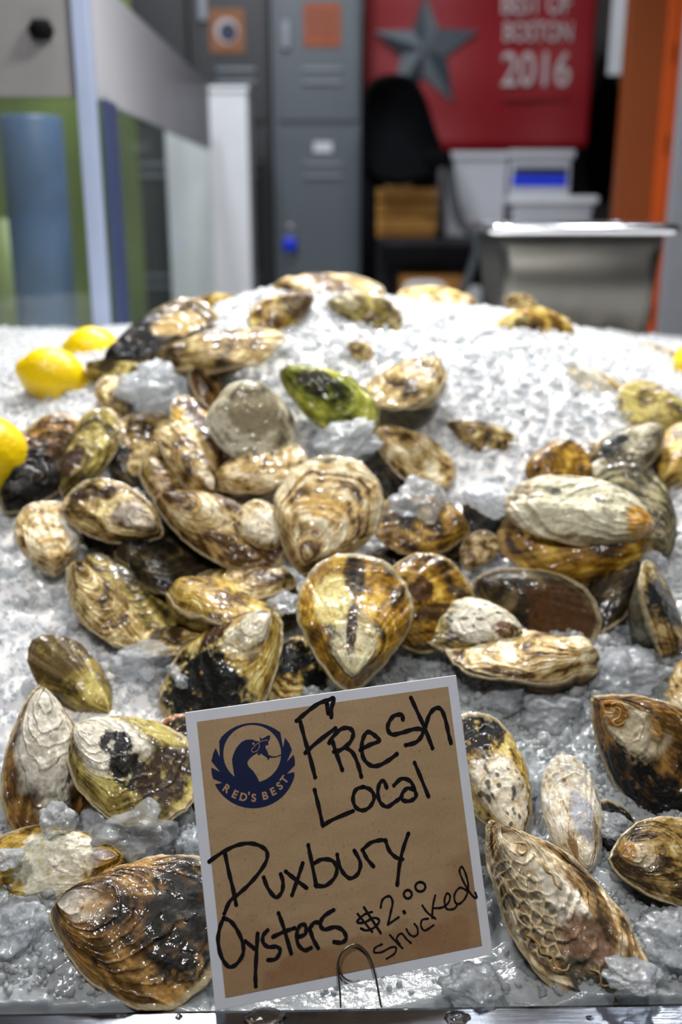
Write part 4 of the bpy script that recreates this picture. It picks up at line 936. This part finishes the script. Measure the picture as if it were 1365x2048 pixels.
# office chair in front of the banner
YO = 2.86
chr_ = empty('office_chair', (at_y(800, 300, YO).x, YO, 0), 'black high backed office chair in front of the red banner', 'chair'); bpy.context.view_layer.update()
prof2 = [(728,340),(722,280),(726,200),(745,160),(785,148),(825,158),(850,195),(868,250),(884,300),(878,338),(850,362),(790,372),(745,362)]
Pf = catmull([at_y(a, b, YO) for a, b in prof2], 5); n = len(Pf)
cxm = sum(p.x for p in Pf)/n; czm = sum(p.z for p in Pf)/n
V = []; ring_ = []
for dy, sc_ in ((-.045, .90), (-.03, .98), (0, 1.0), (.03, .98), (.05, .9)):
    for p in Pf: V.append((cxm+(p.x-cxm)*sc_, YO+dy, czm+(p.z-czm)*sc_))
F = [(k*n+j, k*n+(j+1) % n, (k+1)*n+(j+1) % n, (k+1)*n+j) for k in range(4) for j in range(n)]+[tuple(range(n)), tuple(4*n+j for j in range(n))[::-1]]
mb = MB(); mb.add(V, F); mb.build('backrest', M['black'], chr_, True)
pz = at_y(800, 690, YO).z
MB().box((cxm-.20, YO-.4, pz-.12), (cxm+.2, YO+.05, pz-.02), .04).build('seat', M['black'], chr_, True)
MB().tube([tuple(at_y(738, 330, YO+.02)), tuple(at_y(738, 600, YO+.02))], .022, 12).build('back_spine', M['black'], chr_, True)
MB().tube([(cxm, YO-.15, pz-.1), (cxm, YO-.15, .08)], .03, 12).build('gas_post', M['tube'], chr_, True)
for k in range(5):
    w_ = k*2*math.pi/5; MB().tube([(cxm, YO-.15, .10), (cxm+.3*math.cos(w_), YO-.15+.3*math.sin(w_), .05)], .02, 8).build('leg', M['tube'], chr_, True)
MB().box(tuple(at_y(845, 335, YO-.12)), tuple(at_y(905, 300, YO-.18)), .012).build('armrest', M['black'], chr_, True)
MB().tube(catmull([at_y(a, b, YO-.15) for a, b in [(898,318),(902,360),(910,410),(925,448),(948,474),(950,520),(900,640),(850,700)]], 6), .0125, 10).build('arm_support', M['tube'], chr_, True)

# shelf with bins
YS = 3.05
zs = at_y(870, 476, YS).z; sx0 = at_y(752, 476, YS).x; sx1 = at_y(1215, 476, YS).x
sh = empty('storage_shelf', ((sx0+sx1)/2, YS+.15, 0), 'dark metal storage shelf under the red banner', 'shelf'); bpy.context.view_layer.update()
MB().box((sx0, YS-.06, zs-.022), (sx1, YS+.35, zs), .004).build('board', M['shelf'], sh)
zs2 = at_y(870, 640, YS).z
MB().box((sx0, YS-.06, zs2-.022), (sx1, YS+.35, zs2), .004).build('board', M['shelf'], sh)
for xx in (sx0, sx1):
    for yy in (YS-.06, YS+.33): MB().box((xx-.012, yy, 0), (xx+.012, yy+.024, zs+.0), .003).build('post', M['shelf'], sh)
MB().box((sx0, YS+.34, zs2), (sx1, YS+.352, zs)).build('back_panel', M['shelf'], sh)
def bx(px0, py0, px1, Yf, dep, zb, name, mat, label, cat, bev=.008, taper=0, lid=None):
    a = at_y(px0, py0, Yf); c = at_y(px1, py0, Yf)
    rt = empty(name, ((a.x+c.x)/2, Yf+dep/2, zb), label, cat); bpy.context.view_layer.update()
    mb = MB().box((a.x, Yf, zb), (c.x, Yf+dep, a.z-(.02 if lid else 0)), bev)
    if taper:
        xm = (a.x+c.x)/2; mb.v = [(xm+(v[0]-xm)*(1-taper*(a.z-v[2])/(a.z-zb)), v[1], v[2]) for v in mb.v]
    mb.build('body', mat, rt)
    if lid: MB().box((a.x-.008, Yf-.008, a.z-.022), (c.x+.008, Yf+dep+.008, a.z), .005).build('lid', lid, rt)
    return rt, a, c
crt, a, c = bx(752, 378, 874, YS, .2, zs+.001, 'wooden_crate', M['wood'], 'slatted wooden crate on the shelf beneath the black chair back', 'crate')
for q in range(3):
    z = zs+.02+q*(a.z-zs)/3.2; MB().box((a.x-.004, YS-.008, z), (c.x+.004, YS-.001, z+(a.z-zs)/4.2), .003).build('slat', M['wood'], crt)
for k, (px1, nm) in enumerate([(788, 'white crumpled packet on the left of the wooden crate'), (806, 'white rolled packet on the right of the wooden crate')]):
    p = at_y(px1, 378, YS+.07); B, F = ico(3); V = B*(1+.2*fbm(B*2+k*4, 2))[:, None]*A([.028, .02, .022]); o = mesh_obj('packet', V, F, M['card_white']); o.location = (p.x, YS+.07, a.z+.018); tag(o, nm, 'packet')
rt, a, c = bx(893, 303, 1018, YS+.04, .26, zs+.001, 'storage_bin', M['bin'], 'plain pale storage bin on the shelf left of the blue banded bin', 'bin', taper=.06, lid=M['bin'])
t2, a2, c2 = bx(1024, 392, 1192, YS-.02, .3, zs+.001, 'storage_tub', M['bin'], 'wide pale plastic tub with a lid, under the blue banded bin', 'bin', taper=.12, lid=M['white'])
t3, a3, c3 = bx(1024, 300, 1146, YS+.0, .26, a2.z+.001, 'storage_bin', M['bin'], 'pale bin with a blue band stacked on the wide tub', 'bin', lid=M['bin'])
zz = at_y(1080, 372, YS).z; MB().box((a3.x+.006, YS-.004, zz), (c3.x-.012, YS+.002, zz+.030)).build('blue_band', M['blue'], t3)
zz = at_y(1080, 348, YS).z; MB().box((a3.x+.01, YS-.004, zz), (c3.x-.012, YS+.002, zz+.018)).build('dark_band', M['navy'], t3)
bxx, a, c = bx(800, 552, 928, YS, .2, zs2+.001, 'cardboard_box', M['cardboard'], 'cardboard box on the lower shelf', 'box', .003)
lp = [at_y(a_, b_, YS-.012) for a_, b_ in [(814,630),(812,590),(820,572),(850,568),(880,572),(890,590),(888,630)]]
MB().tube(catmull(lp, 6), .013, 10).build('handle', M['white'], bxx, True)['label'] = 'white loop handle'
bx(928, 574, 966, YS, .1, zs2+.001, 'white_jar', M['white'], 'small white jar on the lower shelf right of the cardboard box', 'jar', .01)

# right hand background
YG = 4.14
bg = empty('hanging_bag', (at_y(1210, 270, YG).x, YG, at_y(1210, 400, YG).z), 'black bag hanging right of the red banner', 'bag'); bpy.context.view_layer.update()
B, F = ico(4); p = at_y(1212, 272, YG); V = B*(1+.15*fbm(B*2+9, 3))[:, None]*A([.072, .06, .23])+A(p); mb = MB(); mb.add(V, [tuple(f) for f in F.tolist()]); mb.build('sack', M['black'], bg, True)
MB().tube(catmull([at_y(1200, 190, YG), at_y(1206, 150, YG), at_y(1214, 110, YG), at_y(1220, 150, YG), at_y(1226, 190, YG)], 5), .009, 8).build('strap', M['black'], bg, True)
h_ = at_y(1214, 112, YG); tag(MB().tube([(h_.x, 4.25, h_.z), (h_.x, YG-.02, h_.z), (h_.x, YG-.02, h_.z+.03)], .006, 8).build('wall_hook', M['steel_rim']), 'metal wall hook that carries the black bag', 'hook')
a = at_y(1230, -40, 3.3); c = at_y(1248, 150, 3.3); pm = MB().box((a.x, 3.3, c.z), (c.x+.01, 3.31, a.z), .002); tag(pm.build('paper_sheet', M['white']), 'white sheet edge hanging beside the orange panel', 'paper')
YR = 2.3
a = at_y(1252, 150, YR); c = at_y(1338, 150, YR)
op = empty('orange_panel', ((a.x+c.x)/2, YR, 0), 'tall dark orange panel with a bright orange edge at the right', 'panel'); bpy.context.view_layer.update()
MB().box((a.x, YR, 0), (c.x-.010, YR+.04, 2.6), .003).build('board', M['orange'], op)
MB().box((c.x-.012, YR-.012, 0), (c.x+.020, YR+.05, 2.6), .003).build('edge_strip', M['orange_edge'], op)
for k in range(12): MB().box((c.x+.003, YR-.0135, .3+k*.18), (c.x+.007, YR-.0115, .34+k*.18)).build('slot', M['black'], op)
a = at_y(1352, 200, 2.7); tag(MB().box((a.x+.01, 2.7, 0), (a.x+.4, 2.74, at_y(1360, -60, 2.7).z), .004).build('partition_panel', M['bin']), 'pale grey partition behind the orange panel at the right frame edge', 'panel')

# steel pan behind the ice
YP = 1.42
pl0 = at_y(1000, 462, YP); pr0 = at_y(1338, 470, YP); zt_ = at_y(1150, 456, YP).z; zb_ = at_y(1150, 700, YP).z
pan = empty('steel_pan', ((pl0.x+pr0.x)/2, YP+.13, zb_), 'deep stainless steel pan with a rolled shiny rim, behind the ice on the right', 'pan'); bpy.context.view_layer.update()
dp = .26; tz = .02
def rr(x0, x1, y0, y1, rad, z, n=6):
    out = []
    for (cx_, cy_, a0) in ((x1-rad, y0+rad, -90), (x1-rad, y1-rad, 0), (x0+rad, y1-rad, 90), (x0+rad, y0+rad, 180)):
        for k in range(n+1):
            w_ = math.radians(a0+90*k/n); out.append((cx_+rad*math.cos(w_), cy_+rad*math.sin(w_), z))
    return out
rings = [rr(pl0.x+tz, pr0.x-tz*.5, YP+tz, YP+dp-tz, .02, zb_), rr(pl0.x, pr0.x, YP, YP+dp, .022, zt_), rr(pl0.x+.003, pr0.x-.003, YP+.003, YP+dp-.003, .02, zt_), rr(pl0.x+tz+.003, pr0.x-tz*.5-.003, YP+tz+.003, YP+dp-tz-.003, .018, zb_+.003)]
V = [v for r_ in rings for v in r_]; n = len(rings[0])
F = [(k*n+j, k*n+(j+1) % n, (k+1)*n+(j+1) % n, (k+1)*n+j) for k in range(3) for j in range(n)]+[tuple(range(n))[::-1], tuple(3*n+j for j in range(n))]
mb = MB(); mb.add(V, F); mb.build('basin', M['steel_dull'], pan, True)
MB().tube(rr(pl0.x-.012, pr0.x+.012, YP-.012, YP+dp+.012, .028, zt_-.002), .0075, 10, closed=True).build('rim', M['steel_rim'], pan, True)
mb = MB(); r1 = rr(pl0.x-.012, pr0.x+.012, YP-.012, YP+dp+.012, .028, zt_+.004); r2 = rr(pl0.x, pr0.x, YP, YP+dp, .022, zt_+.002); n = len(r1)
mb.add(r1+r2, [(j, (j+1) % n, n+(j+1) % n, n+j) for j in range(n)]); mb.build('flange', M['steel_rim'], pan, True)
